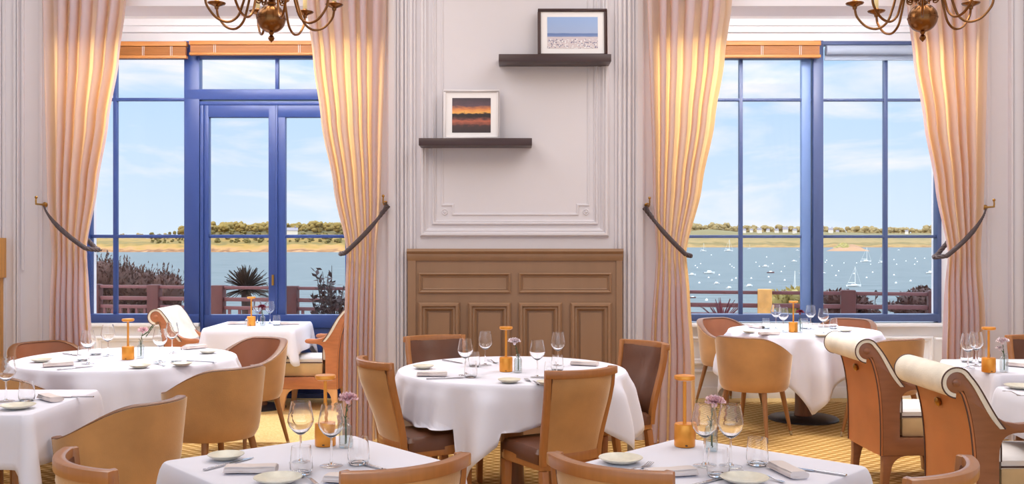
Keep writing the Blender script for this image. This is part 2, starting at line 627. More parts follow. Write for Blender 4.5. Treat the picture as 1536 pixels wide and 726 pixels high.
class Kind:
    """builds a prototype on first use, copies it (and its parts) afterwards"""
    def __init__(self, maker):
        self.maker, self.proto = maker, None

    def put(self, loc, rz, label, cat, group=None):
        if self.proto is None:
            o = self.proto = self.maker()
        else:
            o = copy_tree(self.proto)
        for k in ('label', 'category', 'group'):
            if k in o:
                del o[k]
        o.location = loc
        o.rotation_euler = (0, 0, rz)
        return tag(o, label, cat, group)


def facing(dx, dy):
    """rotation about z that turns local +Y to (dx, dy)"""
    return math.atan2(-dx, dy)


def ring(mb, poly, prof, y):
    """moulding on a wall plane y facing the camera: poly (x,z) loop, prof list of (inset, height)"""
    k = len(poly)
    area = sum(poly[i][0] * poly[(i + 1) % k][1] - poly[(i + 1) % k][0] * poly[i][1] for i in range(k))
    sgn = 1 if area > 0 else -1
    loops = []
    for ins, h in prof:
        lp = []
        for i in range(k):
            p0, p1, p2 = poly[i - 1], poly[i], poly[(i + 1) % k]
            def nrm(a, b):
                d = Vector((b[0] - a[0], b[1] - a[1])).normalized()
                return Vector((-d.y, d.x)) * sgn
            n1, n2 = nrm(p0, p1), nrm(p1, p2)
            d = n1 + n2
            q = d / max(0.2, (1 + n1.dot(n2)))
            lp.append((p1[0] + q.x * ins, y - h, p1[1] + q.y * ins))
        loops.append(lp)
    vs = [p for lp in loops for p in lp]
    fs = []
    for j in range(len(loops) - 1):
        for i in range(k):
            fs.append((j * k + i, j * k + (i + 1) % k, (j + 1) * k + (i + 1) % k, (j + 1) * k + i))
    mb.add(vs, fs)


def rect(x0, x1, z0, z1):
    return [(x0, z0), (x1, z0), (x1, z1), (x0, z1)]


MOULD = [(0, 0), (0.0, 0.012), (0.006, 0.02), (0.014, 0.02), (0.018, 0.01), (0.026, 0.014), (0.034, 0.006), (0.036, 0)]
FINE = [(0, 0), (0.003, 0.009), (0.010, 0.009), (0.013, 0.004), (0.017, 0.004), (0.019, 0)]
BOLD = [(0, 0), (0, 0.02), (0.012, 0.034), (0.026, 0.034), (0.034, 0.018), (0.046, 0.024), (0.058, 0.01), (0.064, 0)]


# ------------------------------------------------------------------ room shell
DW, DO = 7.6, 9.6        # pier wall, window wall
CEIL = 4.2
LOX0, LOX1 = X(84, DW), X(556, DW)       # left opening
ROX0, ROX1 = X(988, DW), X(1464, DW)     # right opening
ZL = Z(9, DW)

mb = MB()
mb.bb(-5.2, 5.2, -1.6, 9.75, -0.05, 0.0)
struct(mb.build('floor', 'carpet'), 'golden carpet woven with a lozenge lattice')
mb = MB()
mb.bb(-4.15, -0.7, 7.45, DO - 0.01, 0.0, 0.006)
struct(mb.build('floor_bay', 'carpet_plain'), 'plain golden carpet of the left window bay')
mb = MB()
mb.bb(0.72, 4.2, 9.36, DO - 0.012, 0.0, 0.004)
struct(mb.build('floor_border', 'carpet_plain'), 'plain gold carpet border along the right window wall')

mb = MB()
mb.bb(-5.2, 5.2, -1.6, DW, CEIL, CEIL + 0.15)
struct(mb.build('ceiling', 'white'), 'white ceiling of the dining room')

mb = MB()
T = 0.34
mb.bb(-5.2, LOX0, DW, DW + T, 0, 5.4)
mb.bb(LOX1, ROX0, DW, DW + T, 0, 5.4)
mb.bb(ROX1, 5.2, DW, DW + T, 0, 5.4)
mb.bb(LOX0, LOX1, DW, DW + T, ZL, 5.4)
mb.bb(ROX0, ROX1, DW, DW + T, ZL, 5.4)
struct(mb.build('wall_back', 'wall'), 'white wall between the two window bays')
mb = MB()
mb.bb(-5.35, -5.2, -1.6, 9.75, 0, CEIL)
struct(mb.build('wall_left', 'wall'), 'white left wall of the room')
mb = MB()
mb.bb(5.2, 5.35, -1.6, 9.75, 0, CEIL)
struct(mb.build('wall_right', 'wall'), 'white right wall of the room')

# bay: ceiling, cheeks, window wall
ZB = 3.62
WL0, WL1 = X(135, DO), X(668, DO)
WR0, WR1 = X(872, DO), X(1407, DO)
ZT, ZS = Z(62, DO), Z(484, DO)
mb = MB()
mb.bb(-5.2, 5.2, DW + T, DO + 0.15, ZB, ZB + 0.15)
# stepped cornice in front of the glazing
for a, b, c in ((0.0, 0.10, 0.06), (0.0, 0.055, 0.115)):
    mb.bb(-4.25, -0.62, DO - b, DO, ZB - c, ZB)
    mb.bb(0.66, 4.25, DO - b, DO, ZB - c, ZB)
struct(mb.build('ceiling_bay', 'white'), 'white stepped ceiling of the window bays')
mb = MB()
y0, y1 = DO, DO + 0.15
mb.bb(-5.2, WL0, y0, y1, 0, ZB)
mb.bb(WL1, WR0, y0, y1, 0, ZB)
mb.bb(WR1, 5.2, y0, y1, 0, ZB)
mb.bb(WL0, WL1, y0, y1, ZT, ZB)
mb.bb(WR0, WR1, y0, y1, ZT, ZB)
xd = X(300, DO)
mb.bb(WL0, xd, y0, y1, 0, ZS)
mb.bb(WR0, WR1, y0, y1, 0, ZS)
mb.bb(-4.3, -4.15, DW + T, DO, 0, ZB)
mb.bb(4.2, 4.35, DW + T, DO, 0, ZB)
mb.bb(-0.62, 0.66, DW + T, DO, 0, ZB)
struct(mb.build('wall_outer', 'white'), 'white panelled wall under and around the bay windows')

# panel mouldings under the windows, sills, skirting
mb = MB()
for x0, x1 in ((WL0 + 0.05, xd - 0.06), (WR0 + 0.2, X(1060, DO)), (X(1066, DO), X(1212, DO)), (X(1222, DO), WR1 - 0.05)):
    ring(mb, rect(x0, x1, 0.32, 0.60), BOLD, DO)
mb.bb(WL0 - 0.02, xd, DO - 0.05, DO, ZS - 0.035, ZS)
mb.bb(WR0, WR1 + 0.04, DO - 0.07, DO, ZS - 0.035, ZS)
mb.bb(WR0, WR1, DO - 0.02, DO, 0.25, 0.275)
mb.bb(WR0, WR1, DO - 0.03, DO, 0, 0.11)
mb.bb(WL0, xd, DO - 0.03, DO, 0, 0.11)
mb.bb(X(1396, DO), X(1440, DO), DO - 0.12, DO - 0.07, Z(509, DO), Z(505, DO))
struct(mb.build('trim_1', 'white', bevel=0.004), 'white panel mouldings and ledge under the windows')

# pier wall mouldings (centre)
mb = MB()
def vrib(px0, px1, h, z0=0.0, z1=CEIL, y=DW):
    h *= 0.55
    a, b = X(px0, DW), X(px1, DW)
    w = (b - a)
    pr = [(a, y + 0.002), (a, y - h * 0.6), (a + 0.2 * w, y - h), (b - 0.2 * w, y - h), (b, y - h * 0.6), (b, y + 0.002)]
    mb.prism(pr, z0, z1, axis='z')
for p0, p1, h in ((581, 594, 0.05), (595.5, 599, 0.03), (601, 606, 0.05), (607, 611, 0.035),
                  (934, 939, 0.035), (940.5, 946, 0.05), (948, 951, 0.03), (953, 966, 0.05)):
    vrib(p0, p1, h)
ztop = 4.0
ZW = Z(373, DW)
for p0, p1, h in ((614, 619, 0.022), (621, 624, 0.03), (922, 925, 0.03), (927, 932, 0.022)):
    vrib(p0, p1, h, ZW, ztop)
ring(mb, rect(X(630, DW), X(913, DW), Z(355, DW), ztop), BOLD, DW)
ring(mb, rect(X(648, DW), X(897, DW), Z(337, DW), ztop - 0.1), MOULD, DW)
xa, xb, xc, xdd = X(662, DW), X(678, DW), X(868, DW), X(884, DW)
za, zb = Z(323, DW), Z(309, DW)
ring(mb, [(xb, za), (xc, za), (xc, zb), (xdd, zb), (xdd, ztop - 0.2), (xa, ztop - 0.2), (xa, zb), (xb, zb)], FINE, DW)
for px in (667, 879):
    mb.lathe([(0.0, 0.016), (0.006, 0.016), (0.012, 0.006), (0.02, 0.012), (0.024, 0.0)], 20,
             mx=Matrix.Translation((X(px, DW), DW, Z(318, DW))) @ Matrix.Rotation(PI / 2, 4, 'X'))
struct(mb.build('trim_2', 'trim'), 'raised white frame mouldings on the wall between the windows')

# left and right pilasters
mb = MB()
for p0, p1, h in ((-6, 3, 0.06), (4, 9, 0.03), (21.5, 27, 0.05), (28.5, 31, 0.07), (58, 64, 0.02)):
    vrib(p0, p1, h)
vrib(33, 37, 0.03, Z(405, DW), CEIL)
struct(mb.build('trim_3', 'trim'), 'white pilaster mouldings at the left edge')
mb = MB()
vrib(1512, 1517, 0.08)
vrib(1519, 1534, 0.05)
vrib(1535.5, 1539, 0.08)
vrib(1480, 1486, 0.015)
struct(mb.build('trim_4', 'trim'), 'white pilaster mouldings at the right edge')

# wainscot under the shelves
mb = MB()
wx0, wx1 = X(613, DW), X(932, DW)
yw = DW - 0.055
mb.bb(wx0 + 0.03, wx1 - 0.03, yw, DW, 0, ZW - 0.02)
mb.bb(wx0, wx0 + 0.06, yw - 0.012, DW, 0, ZW - 0.05)
mb.bb(wx1 - 0.045, wx1, yw - 0.012, DW, 0, ZW - 0.05)
cap = [(DW, ZW), (yw - 0.045, ZW), (yw - 0.05, ZW - 0.02), (yw - 0.03, ZW - 0.04), (yw - 0.032, ZW - 0.055), (yw - 0.012, ZW - 0.09), (DW, ZW - 0.09)]
mb.prism(cap, wx0 - 0.004, wx1 + 0.004, axis='x')
WM = [(0, 0), (0.0, 0.012), (0.008, 0.018), (0.016, 0.012), (0.024, -0.004), (0.03, 0.004), (0.036, 0.0)]
for a, b, t, u in ((629, 766, 409, 439), (778, 916, 409, 439)):
    ring(mb, rect(X(a, DW), X(b, DW), Z(u, DW), Z(t, DW)), WM, yw)
for a, b in ((629, 690), (703, 766), (778, 842), (855, 916)):
    ring(mb, rect(X(a, DW), X(b, DW), 0.16, Z(453, DW)), BOLD, yw)
    mb.bb(X(a, DW) + 0.075, X(b, DW) - 0.075, yw - 0.012, yw, 0.24, Z(453, DW) - 0.075)
mb.bb(wx0, wx1, yw - 0.02, DW, 0, 0.1)
struct(mb.build('wainscot', 'wainscot'), 'taupe brown wainscot panelling below the wall shelves')
mb = MB()
zc = Z(357, DW)
xl = X(9.5, DW)
mb.bb(xl - 0.5, xl - 0.02, DW - 0.13, DW, 0, zc - 0.03)
mb.prism([(DW, zc), (DW - 0.15, zc), (DW - 0.16, zc - 0.16), (DW - 0.185, zc - 0.22), (DW - 0.18, zc - 0.25), (DW - 0.14, zc - 0.3), (DW, zc - 0.3)], xl - 0.5, xl, axis='x')
mb.bb(xl - 0.06, xl - 0.015, DW - 0.15, DW, 0, zc - 0.3)
struct(mb.build('wainscot', 'oak'), 'golden oak panelling at the left edge')


# ------------------------------------------------------------------ windows
BARN = [0]


def bar(mb, x0, x1, y0, y1, d=0.06, off=0.0):
    BARN[0] += 1
    d += 0.0006 * (BARN[0] % 17)      # no two faces share a plane
    mb.bb(X(x0, DO), X(x1, DO), DO + 0.03 - d / 2 + off, DO + 0.03 + d / 2 + off, Z(y1, DO), Z(y0, DO))


def pane(parent, x0, x1, y0, y1):
    m = MB()
    m.bb(X(x0, DO), X(x1, DO), DO + 0.027, DO + 0.033, Z(y1, DO), Z(y0, DO))
    m.build('pane', 'pane', parent)


w1 = struct(empty('window_1', (0, 0, 0)), 'blue framed window with glazing bars in the left bay')
mb = MB()
bar(mb, 135, 300, 471, 484, 0.12)
bar(mb, 135, 668, 62, 88, 0.08)
bar(mb, 129, 136, 62, 484, 0.1)
bar(mb, 169, 175, 86, 472, 0.05)
bar(mb, 135, 280, 146.5, 151, 0.05)
bar(mb, 135, 280, 352, 357, 0.05)
bar(mb, 277, 300, 62, 484, 0.1)
bar(mb, 280, 668, 134, 150, 0.1)
bar(mb, 280, 668, 152, 158, 0.08)
bar(mb, 412.5, 417.5, 86, 136, 0.05)
bar(mb, 540, 546, 86, 136, 0.05)
bar(mb, 648, 668, 62, 484, 0.1)
mb.build('frame', 'blue', w1, bevel=0.006, weld=False)
for a in ((136, 170, 88, 148), (174, 278, 88, 148), (136, 170, 150, 353), (174, 278, 150, 353),
          (136, 170, 356, 472), (174, 278, 356, 472), (299, 413, 88, 135), (417, 541, 88, 135), (545, 649, 88, 135)):
    pane(w1, *a)

d1 = struct(empty('door_1', (0, 0, 0)), 'blue glazed double door in the left bay')
mb = MB()
bar(mb, 301, 306, 158, 612, 0.1)
bar(mb, 306, 540, 158, 176, 0.07)
bar(mb, 306, 313.5, 158, 480, 0.07)
bar(mb, 403, 414.5, 158, 480, 0.07)
bar(mb, 416, 428, 158, 480, 0.07)
bar(mb, 414, 417, 158, 480, 0.1)
bar(mb, 518, 542, 158, 612, 0.09)
bar(mb, 313, 518, 352, 357, 0.05)
bar(mb, 306, 540, 472, 492, 0.08)
bar(mb, 542, 668, 472, 484, 0.08)
mb.build('frame', 'blue', d1, bevel=0.006, weld=False)
mb = MB()
bar(mb, 300, 668, 486, 598, 0.05)
bar(mb, 300, 668, 590, 604, 0.14)
mb.build('kick_panel', 'navy', d1, bevel=0.004)
for a in ((313, 404, 175, 353), (427, 519, 175, 353), (313, 404, 356, 473), (427, 519, 356, 473), (541, 649, 157, 473)):
    pane(d1, *a)
mb = MB()
p = at(410, 420, DO)
mb.lathe([(0.012, -0.05), (0.012, 0.05)], 12, c=(p.x, DO - 0.02, p.z))
mb.build('handle', 'brass_hook', d1)

w2 = struct(empty('window_2', (0, 0, 0)), 'blue framed sliding window with glazing bars in the right bay')
mb = MB()
bar(mb, 872, 1407, 471, 482, 0.12)
bar(mb, 872, 1407, 62, 68, 0.1)
bar(mb, 872, 1232, 66, 89, 0.06)
bar(mb, 1405, 1411, 62, 484, 0.1)
bar(mb, 1218, 1233, 62, 484, 0.11, -0.02)
bar(mb, 872, 890, 62, 484, 0.1)
for x in (960, 1109, 1326.5):
    bar(mb, x, x + 5.5, 66, 472, 0.05)
bar(mb, 880, 1218, 147, 151.5, 0.05)
bar(mb, 880, 1218, 352.5, 357, 0.05)
bar(mb, 1233, 1407, 147.5, 151.5, 0.05)
bar(mb, 1233, 1407, 352.5, 357, 0.05)
mb.build('frame', 'slate_dark', w2, bevel=0.006, weld=False)
mb = MB()
bar(mb, 1202.5, 1216.5, 66, 476, 0.06)
mb.build('sliding_stile', 'slate', w2, bevel=0.006)
for x0, x1 in ((889, 961), (964, 1110), (1113, 1204), (1232, 1327), (1331, 1406)):
    for y0, y1 in ((67, 148), (151, 353), (356, 472)):
        pane(w2, x0, x1, y0, y1)


def blind(x0, x1, y0, y1, label):
    D = DO - 0.12
    root = empty('wooden_blind', at((x0 + x1) / 2, y0, D))
    tag(root, label, 'blind', 'raised wooden blinds')
    w = (x1 - x0) * D / F
    h = (y1 - y0) * D / F
    m = MB()
    m.bb(-w / 2, w / 2, -0.035, 0.035, -h * 0.28, 0)
    m.build('headrail', 'blind', root, bevel=0.004)
    m = MB()
    n = 7
    for i in range(n):
        z = -h * 0.3 - (i + 0.5) * h * 0.5 / n
        m.bb(-w / 2 + 0.01, w / 2 - 0.01, -0.026, 0.026, z - 0.002, z + 0.002)
        m.bb(-w / 2 + 0.012, w / 2 - 0.012, -0.02, 0.02, z - h * 0.035, z)
    m.build('slat_stack', 'blind', root)
    m = MB()
    m.bb(-w / 2, w / 2, -0.03, 0.03, -h, -h * 0.82)
    m.build('bottom_rail', 'blind', root, bevel=0.004)
    for q in (-0.36, 0.1, 0.36):
        m = MB()
        for s in (-0.008, 0.008):
            m.tube([(w * q + s, -0.031, -h * 0.25), (w * q + s, -0.031, -h * 0.85)], 0.002, 6)
        m.build('ladder_cord', 'mat_board', root)
    return root


blind(120, 281, 63, 88, 'raised honey wood blind above the narrow panes left of the blue mullion')
blind(285, 560, 62, 83, 'raised honey wood blind over the blue glazed door')
blind(1010, 1230, 62, 87, 'raised honey wood blind at the head of the right-hand window')
D = DO - 0.03
root = empty('roller_blind', at(1320, 68, D))
tag(root, 'grey rolled-up roller blind beside the wooden blind of the right-hand window', 'blind')
m = MB()
w = (1403 - 1236) * D / F
m.lathe([(0.045, -w / 2), (0.045, w / 2)], 20, mx=Matrix.Translation((0, -0.05, -0.055)) @ Matrix.Rotation(PI / 2, 4, 'Y'))
m.build('fabric_roll', 'roller', root)
m = MB()
m.bb(-w / 2, w / 2, -0.006, 0.0, -0.135, -0.05)
m.bb(-w / 2, w / 2, -0.012, 0.006, -0.145, -0.125)
m.build('hem_bar', 'roller', root, bevel=0.003)


# ------------------------------------------------------------------ curtains
def lerp_tab(tab, y):
    for (y0, a), (y1, b) in zip(tab, tab[1:]):
        if y <= y1:
            t = max(0, min(1, (y - y0) / (y1 - y0)))
            t = t * t * (3 - 2 * t) * 0.5 + t * 0.5
            return a + (b - a) * t
    return tab[-1][1]


DC = 7.46
YTOP, YBOT = -62, 363 + (H - 0.012) * F / DC


def curtain(outer, inner, ytie, n, seed, label):
    rng = random.Random(seed)
    ph = [rng.uniform(0, 6.28) for _ in range(4)]

    def fn(u, v):
        y = YTOP + (YBOT - YTOP) * v
        a, b = lerp_tab(outer, y), lerp_tab(inner, y)
        wpx = abs(b - a)
        k = math.exp(-((y - ytie) / 70.0) ** 2)
        below = max(0.0, min(1.0, (y - ytie) / 60.0))
        amp = 0.052 + 0.006 * below
        amp *= 1 - 0.45 * k
        uu = u + 0.018 * math.sin(6.28 * 2 * u + ph[0] + v * 1.5)
        w = 2 * PI * n * uu
        s = math.sin(w + ph[1])
        yy = amp * (s + 0.25 * math.sin(2 * w + ph[2]))
        lam = wpx * DC / F / n
        xx = (a + (b - a) * u - 768) * DC / F + (-1 if b > a else 1) * (0.15 + 0.18 * below) * lam * math.sin(2 * w + 2 * ph[1]) * (1 - abs(2 * u - 1) ** 6)
        return (xx, DC + yy, H - (y - HZ) * DC / F)
    mb = MB()
    mb.grid(fn, n * 22 + 1, 90)
    o = mb.build('curtain', 'curtain', sharp=180, weld=False)
    tag(o, label, 'curtain')
    return o


curtain([(-60, 68), (300, 75), (380, 80), (680, 78)],
        [(-60, 196), (0, 190), (90, 179), (180, 163), (280, 146), (372, 130), (440, 132), (540, 137), (680, 140)], 372, 6, 3,
        'cream curtain tied back beside the bush-side window panes, left of the left bay')
curtain([(-60, 580), (300, 570), (380, 564), (520, 562), (680, 562)],
        [(-60, 452), (0, 458), (90, 468), (180, 480), (280, 499), (376, 519), (440, 517), (540, 515), (680, 513)], 376, 6, 7,
        'cream curtain tied back against the pier, right of the blue glazed door')
curtain([(-60, 968), (300, 979), (380, 984), (500, 976), (680, 966)],
        [(-60, 1102), (0, 1096), (90, 1085), (180, 1071), (280, 1052), (378, 1029), (440, 1034), (540, 1041), (680, 1044)], 378, 6, 12,
        'cream curtain tied back left of the right bay, behind the centre table')
curtain([(-60, 1479), (300, 1471), (384, 1468), (480, 1472), (680, 1474)],
        [(-60, 1350), (0, 1357), (90, 1368), (180, 1384), (280, 1402), (381, 1421), (440, 1417), (540, 1414), (680, 1412)], 381, 6, 21,
        'cream curtain tied back at the right edge of the right bay')


def tieback(hx, hy, ex, ey, where):
    DT = DC - 0.092
    hook = at(hx, hy, DW - 0.02)
    p0 = at(hx, hy + 2, DT)
    p1 = at(ex, ey, DT)
    rx = abs(p1.x - p0.x)
    # sagging front half then round the bunched fabric and back to the hook
    pts = []
    N = 60
    for i in range(N + 1):
        t = i / N
        if t < 0.62:
            s = t / 0.62
            x = p0.x + (p1.x - p0.x) * s
            z = p0.z + (p1.z - p0.z) * (s ** 0.72)
            y = DT - 0.02 * math.sin(PI * s)
        elif t < 0.72:
            s = (t - 0.62) / 0.10
            sx = 1 if p1.x > p0.x else -1
            x = p1.x + sx * 0.05 * math.sin(PI * s)
            z = p1.z - 0.01 * math.sin(PI * s)
            y = DT + (DC + 0.085 - DT) * s
        else:
            s = (t - 0.72) / 0.28
            x = p1.x + (p0.x - p1.x) * s
            z = p1.z + (p0.z - p1.z) * s
            y = DC + 0.085
        pts.append(Vector((x, y, z)))
    mb = MB()
    for ph in (0, PI / 2, PI, 3 * PI / 2):
        st = []
        sc_ = []
        for i in range(len(pts) * 3 - 2):
            f = i / 3.0
            k = min(int(f), len(pts) - 2)
            q = pts[k].lerp(pts[k + 1], f - k)
            t = (pts[k + 1] - pts[k]).normalized()
            a = t.cross(Vector((0, 1, 0.2))).normalized()
            b = t.cross(a)
            th = ph + i * 0.5
            thick = 0.35 + 0.65 * min(1, f / 14.0)
            st.append(q + (a * math.cos(th) + b * math.sin(th)) * 0.0105 * thick)
            sc_.append(thick)
        mb.tube(st, 0.0078, 7, scale=sc_)
    o = mb.build('curtain_tieback', 'rope', weld=False)
    tag(o, 'dark twisted rope tieback holding the ' + where, 'tieback')
    h = empty('curtain_hook', hook)
    tag(h, 'small brass wall hook for the tieback of the ' + where, 'hook')
    m = MB()
    R = Matrix.Rotation(PI / 2, 4, 'X')
    m.lathe([(0.02, -0.02), (0.02, -0.012), (0.012, -0.008), (0.008, 0.0), (0.007, 0.12), (0.006, 0.13)], 14, mx=R)
    m.build('post', 'brass_hook', h)
    m = MB()
    m.tube([(0, -0.125, 0.0), (0, -0.13, 0.02), (0, -0.125, 0.045)], 0.006, 8)
    m.ball((0, -0.125, 0.05), 0.011)
    m.build('finial', 'brass_hook', h)


tieback(66, 307, 129, 373, 'curtain left of the left bay')
tieback(578, 305, 518, 379, 'curtain right of the blue glazed door')
tieback(971, 308, 1029, 382, 'curtain left of the right bay')
tieback(1479, 311, 1420, 384, 'curtain at the right edge')

# ------------------------------------------------------------------ shelves and pictures
def shelf(x0, x1, ytop, label):
    D = DW - 0.22
    m = MB()
    m.bb(X(x0, D), X(x1, D), D, DW - 0.002, Z(ytop, D) - 0.055, Z(ytop, D))
    o = m.build('wall_shelf', 'shelf', bevel=0.003)
    return tag(o, label, 'shelf'), Z(ytop, D)


s1, zs1 = shelf(748, 917, 81, 'upper dark floating wall shelf carrying the beach picture')
s2, zs2 = shelf(628, 798, 207, 'lower dark floating wall shelf carrying the sunset picture')


def picture(cx, w, h, zb, fm, pm, border, matw, label, yb):
    root = empty('framed_picture', (cx, yb, zb + 0.001))
    root.rotation_euler = (math.radians(-6), 0, 0)
    tag(root, label, 'picture')
    b = border
    m = MB()
    for (x0, x1, z0, z1) in ((-w / 2, w / 2, 0, b), (-w / 2, w / 2, h - b, h), (-w / 2, -w / 2 + b, b, h - b), (w / 2 - b, w / 2, b, h - b)):
        m.bb(x0, x1, -0.012, 0.012, z0, z1)
    m.build('frame', fm, root, bevel=0.002)
    m = MB()
    m.bb(-w / 2 + b, w / 2 - b, 0.0, 0.006, b, h - b)
    m.build('mat_board', 'mat_board', root)
    m = MB()
    mx, mz0, mz1 = matw
    m.bb(-w / 2 + b + mx, w / 2 - b - mx, -0.0015, 0.0, b + mz0, h - b - mz1)
    m.build('print', pm, root)


k = 7.5 / F
picture(X(859, 7.5), 104 * k, 74 * k, zs1, 'frame_dark', 'print_beach', 4.5 * k, (9.5 * k, 8.5 * k, 8 * k),
        'dark framed photograph of a crowded beach under blue sky on the upper shelf', DW - 0.10)
picture(X(707, 7.5), 84 * k, 76 * k, zs2, 'frame_white', 'print_sunset', 3.5 * k, (9.5 * k, 7 * k, 9 * k),
        'white framed photograph of a dark orange sunset on the lower shelf', DW - 0.10)



# ------------------------------------------------------------------ tables and cloths
def pedestal_table(name, loc, rz, label, shape, size, group=None, legs=False, foot=None):
    t = empty(name, (loc[0], loc[1], 0), rz)
    tag(t, label, 'table', group)
    m = MB()
    if shape == 'round':
        m.lathe([(size - 0.01, 0.71), (size, 0.716), (size, 0.74), (size - 0.008, 0.745)], 64)
    else:
        m.bb(-size / 2, size / 2, -size / 2, size / 2, 0.712, 0.744)
    m.build('tabletop', 'wood_dark', t, bevel=0.003 if shape != 'round' else 0)
    if legs:
        for sx in (-1, 1):
            for sy in (-1, 1):
                m = MB()
                q = size / 2 - 0.03
                m.sweep([(sx * q, sy * q, 0.711), (sx * q, sy * q, 0.001)], [(-0.02, -0.02), (0.02, -0.02), (0.02, 0.02), (-0.02, 0.02)], side=(1, 0, 0), scale=[1, 0.75])
                m.build('leg', 'wood_dark', t, bevel=0.003)
        return t
    m = MB()
    m.lathe([(0.075, 0.03), (0.075, 0.05), (0.07, 0.1), (0.066, 0.6), (0.08, 0.69), (0.2, 0.711)], 28)
    m.build('pedestal', 'wood_dark', t)
    m = MB()
    r = foot or (0.29 if shape == 'round' else 0.24)
    m.lathe([(r, 0.0), (r, 0.012), (r - 0.012, 0.022), (0.1, 0.035), (0.0, 0.036)], 48)
    m.build('base_plate', 'black', t)
    return t


def smooth(a, b, x):
    t = max(0.0, min(1.0, (x - a) / (b - a)))
    return t * t * (3 - 2 * t)


def round_cloth(loc, R, S, alpha, seed, label):
    """square cloth of side S thrown over a round table; its corners hang lowest"""
    rng = random.Random(seed)
    N = 240
    wv = [(rng.choice((9, 10, 11)), rng.uniform(0, 6.28), 0.55), (rng.choice((15, 16)), rng.uniform(0, 6.28), 0.35), (rng.choice((19, 21)), rng.uniform(0, 6.28), 0.2)]
    Re = R + 0.006
    vs, fs = [], []
    rings = [0.001, 0.3, 0.6, 0.8, 0.93]
    for q in rings:
        for i in range(N):
            a = 2 * PI * i / N
            vs.append((Re * q * math.cos(a), Re * q * math.sin(a), 0.75))
    hang = [0, 0.012, 0.03, 0.06, 0.1, 0.16, 0.23, 0.31, 0.4, 0.5, 0.6, 0.7, 0.8, 0.9, 1.0]
    for h in hang:
        for i in range(N):
            a = 2 * PI * i / N
            d = S / 2 / max(abs(math.cos(a - alpha)), abs(math.sin(a - alpha)))
            L = d - R
            s = L * h
            rp = sum(w * (0.5 + 0.5 * math.sin(k * a + p + 0.5 * math.sin(3 * a + p))) ** 2.4 for k, p, w in wv)
            corner = abs(math.sin(2 * (a - alpha)))   # 1 on the diagonals
            cc = corner ** 6
            pleat = cc * math.cos((a - alpha - PI / 4) * 18) * 0.03
            amp = 0.075 * smooth(0.0, 0.35, s) + 0.05 * smooth(0, 0.10, s)
            r = Re + 0.012 * smooth(0, 0.02, s) + amp * rp + pleat * smooth(0.1, 0.5, s) + 0.03 * s
            z = 0.75 - s * 0.985 if s > 0.012 else 0.75 - s * s / 0.024
            vs.append((r * math.cos(a), r * math.sin(a), max(z, 0.02)))
    rows = len(rings) + len(hang)
    for j in range(rows - 1):
        for i in range(N):
            fs.append((j * N + i, j * N + (i + 1) % N, (j + 1) * N + (i + 1) % N, (j + 1) * N + i))
    fs.append(tuple(reversed(range(N))))
    m = MB()
    m.add(vs, fs)
    o = m.build('tablecloth', 'linen', sharp=80, solid=0.003)
    o.location = (loc[0], loc[1], 0)
    return tag(o, label, 'tablecloth')


def square_cloth(loc, size, rz, drop, seed, label):
    """square cloth over a square table: flat falls, flared corner cones"""
    rng = random.Random(seed)
    hs, rc = size / 2 + 0.004, 0.016
    per = []          # (x, y, nx, ny, corner weight)
    for q in range(4):
        a0 = q * PI / 2
        ca, sa = math.cos(a0), math.sin(a0)
        def rot(x, y):
            return (x * ca - y * sa, x * sa + y * ca)
        n = 34
        for i in range(n):
            u = -1 + 2 * i / (n - 1)
            x, y = hs, u * (hs - rc)
            e = max(0.0, (abs(u) - 0.5) / 0.5)
            per.append((*rot(x, y), *rot(1, 0), 0.30 * e ** 3, u))
        for i in range(1, 14):
            b = i / 14 * PI / 2
            x, y = hs - rc + rc * math.cos(b), hs - rc + rc * math.sin(b)
            w = math.sin(2 * b)
            per.append((*rot(x, y), *rot(math.cos(b), math.sin(b)), 0.30 + 0.70 * w ** 0.8, 2))
    N = len(per)
    vs, fs = [], []
    rings = [0.001, 0.5, 0.9, 0.985]
    for q in rings:
        for p in per:
            vs.append((p[0] * q, p[1] * q, 0.75))
    hang = [0, 0.015, 0.04, 0.08, 0.15, 0.25, 0.36, 0.48, 0.6, 0.72, 0.86, 1.0]
    ph = [rng.uniform(0, 6.28) for _ in range(3)]
    for h in hang:
        for i, p in enumerate(per):
            cw = p[4]
            L = drop * (1 + 0.414 * smooth(0.28, 1.0, cw)) * (1 + 0.02 * math.sin(i * 0.11 + ph[0]))
            s = L * h
            out = 0.006 + 0.012 * smooth(0, 0.03, s) + s * (0.05 + 0.16 * smooth(0.3, 1, cw))
            rip = 0.018 * math.sin(i * 0.33 + ph[1]) * smooth(0.03, 0.25, s) * (1 if cw < 0.29 else 0.2)
            tang = -0.05 * s * smooth(0.0, 0.3, cw) if p[5] < 1.5 else 0.0
            tx, ty = -p[3], p[2]
            sg = 1 if p[5] > 0 else -1
            z = 0.75 - s if s > 0.012 else 0.75 - s * s / 0.024
            vs.append((p[0] + p[2] * (out + rip * 0.6 + 0.01) + tx * tang * sg, p[1] + p[3] * (out + rip * 0.6 + 0.01) + ty * tang * sg, z))
    rows = len(rings) + len(hang)
    for j in range(rows - 1):
        for i in range(N):
            fs.append((j * N + i, j * N + (i + 1) % N, (j + 1) * N + (i + 1) % N, (j + 1) * N + i))
    fs.append(tuple(reversed(range(N))))
    m = MB()
    m.add(vs, fs)
    o = m.build('tablecloth', 'linen', sharp=80, solid=0.003)
    o.location = (loc[0], loc[1], 0)
    o.rotation_euler = (0, 0, rz)
    return tag(o, label, 'tablecloth')


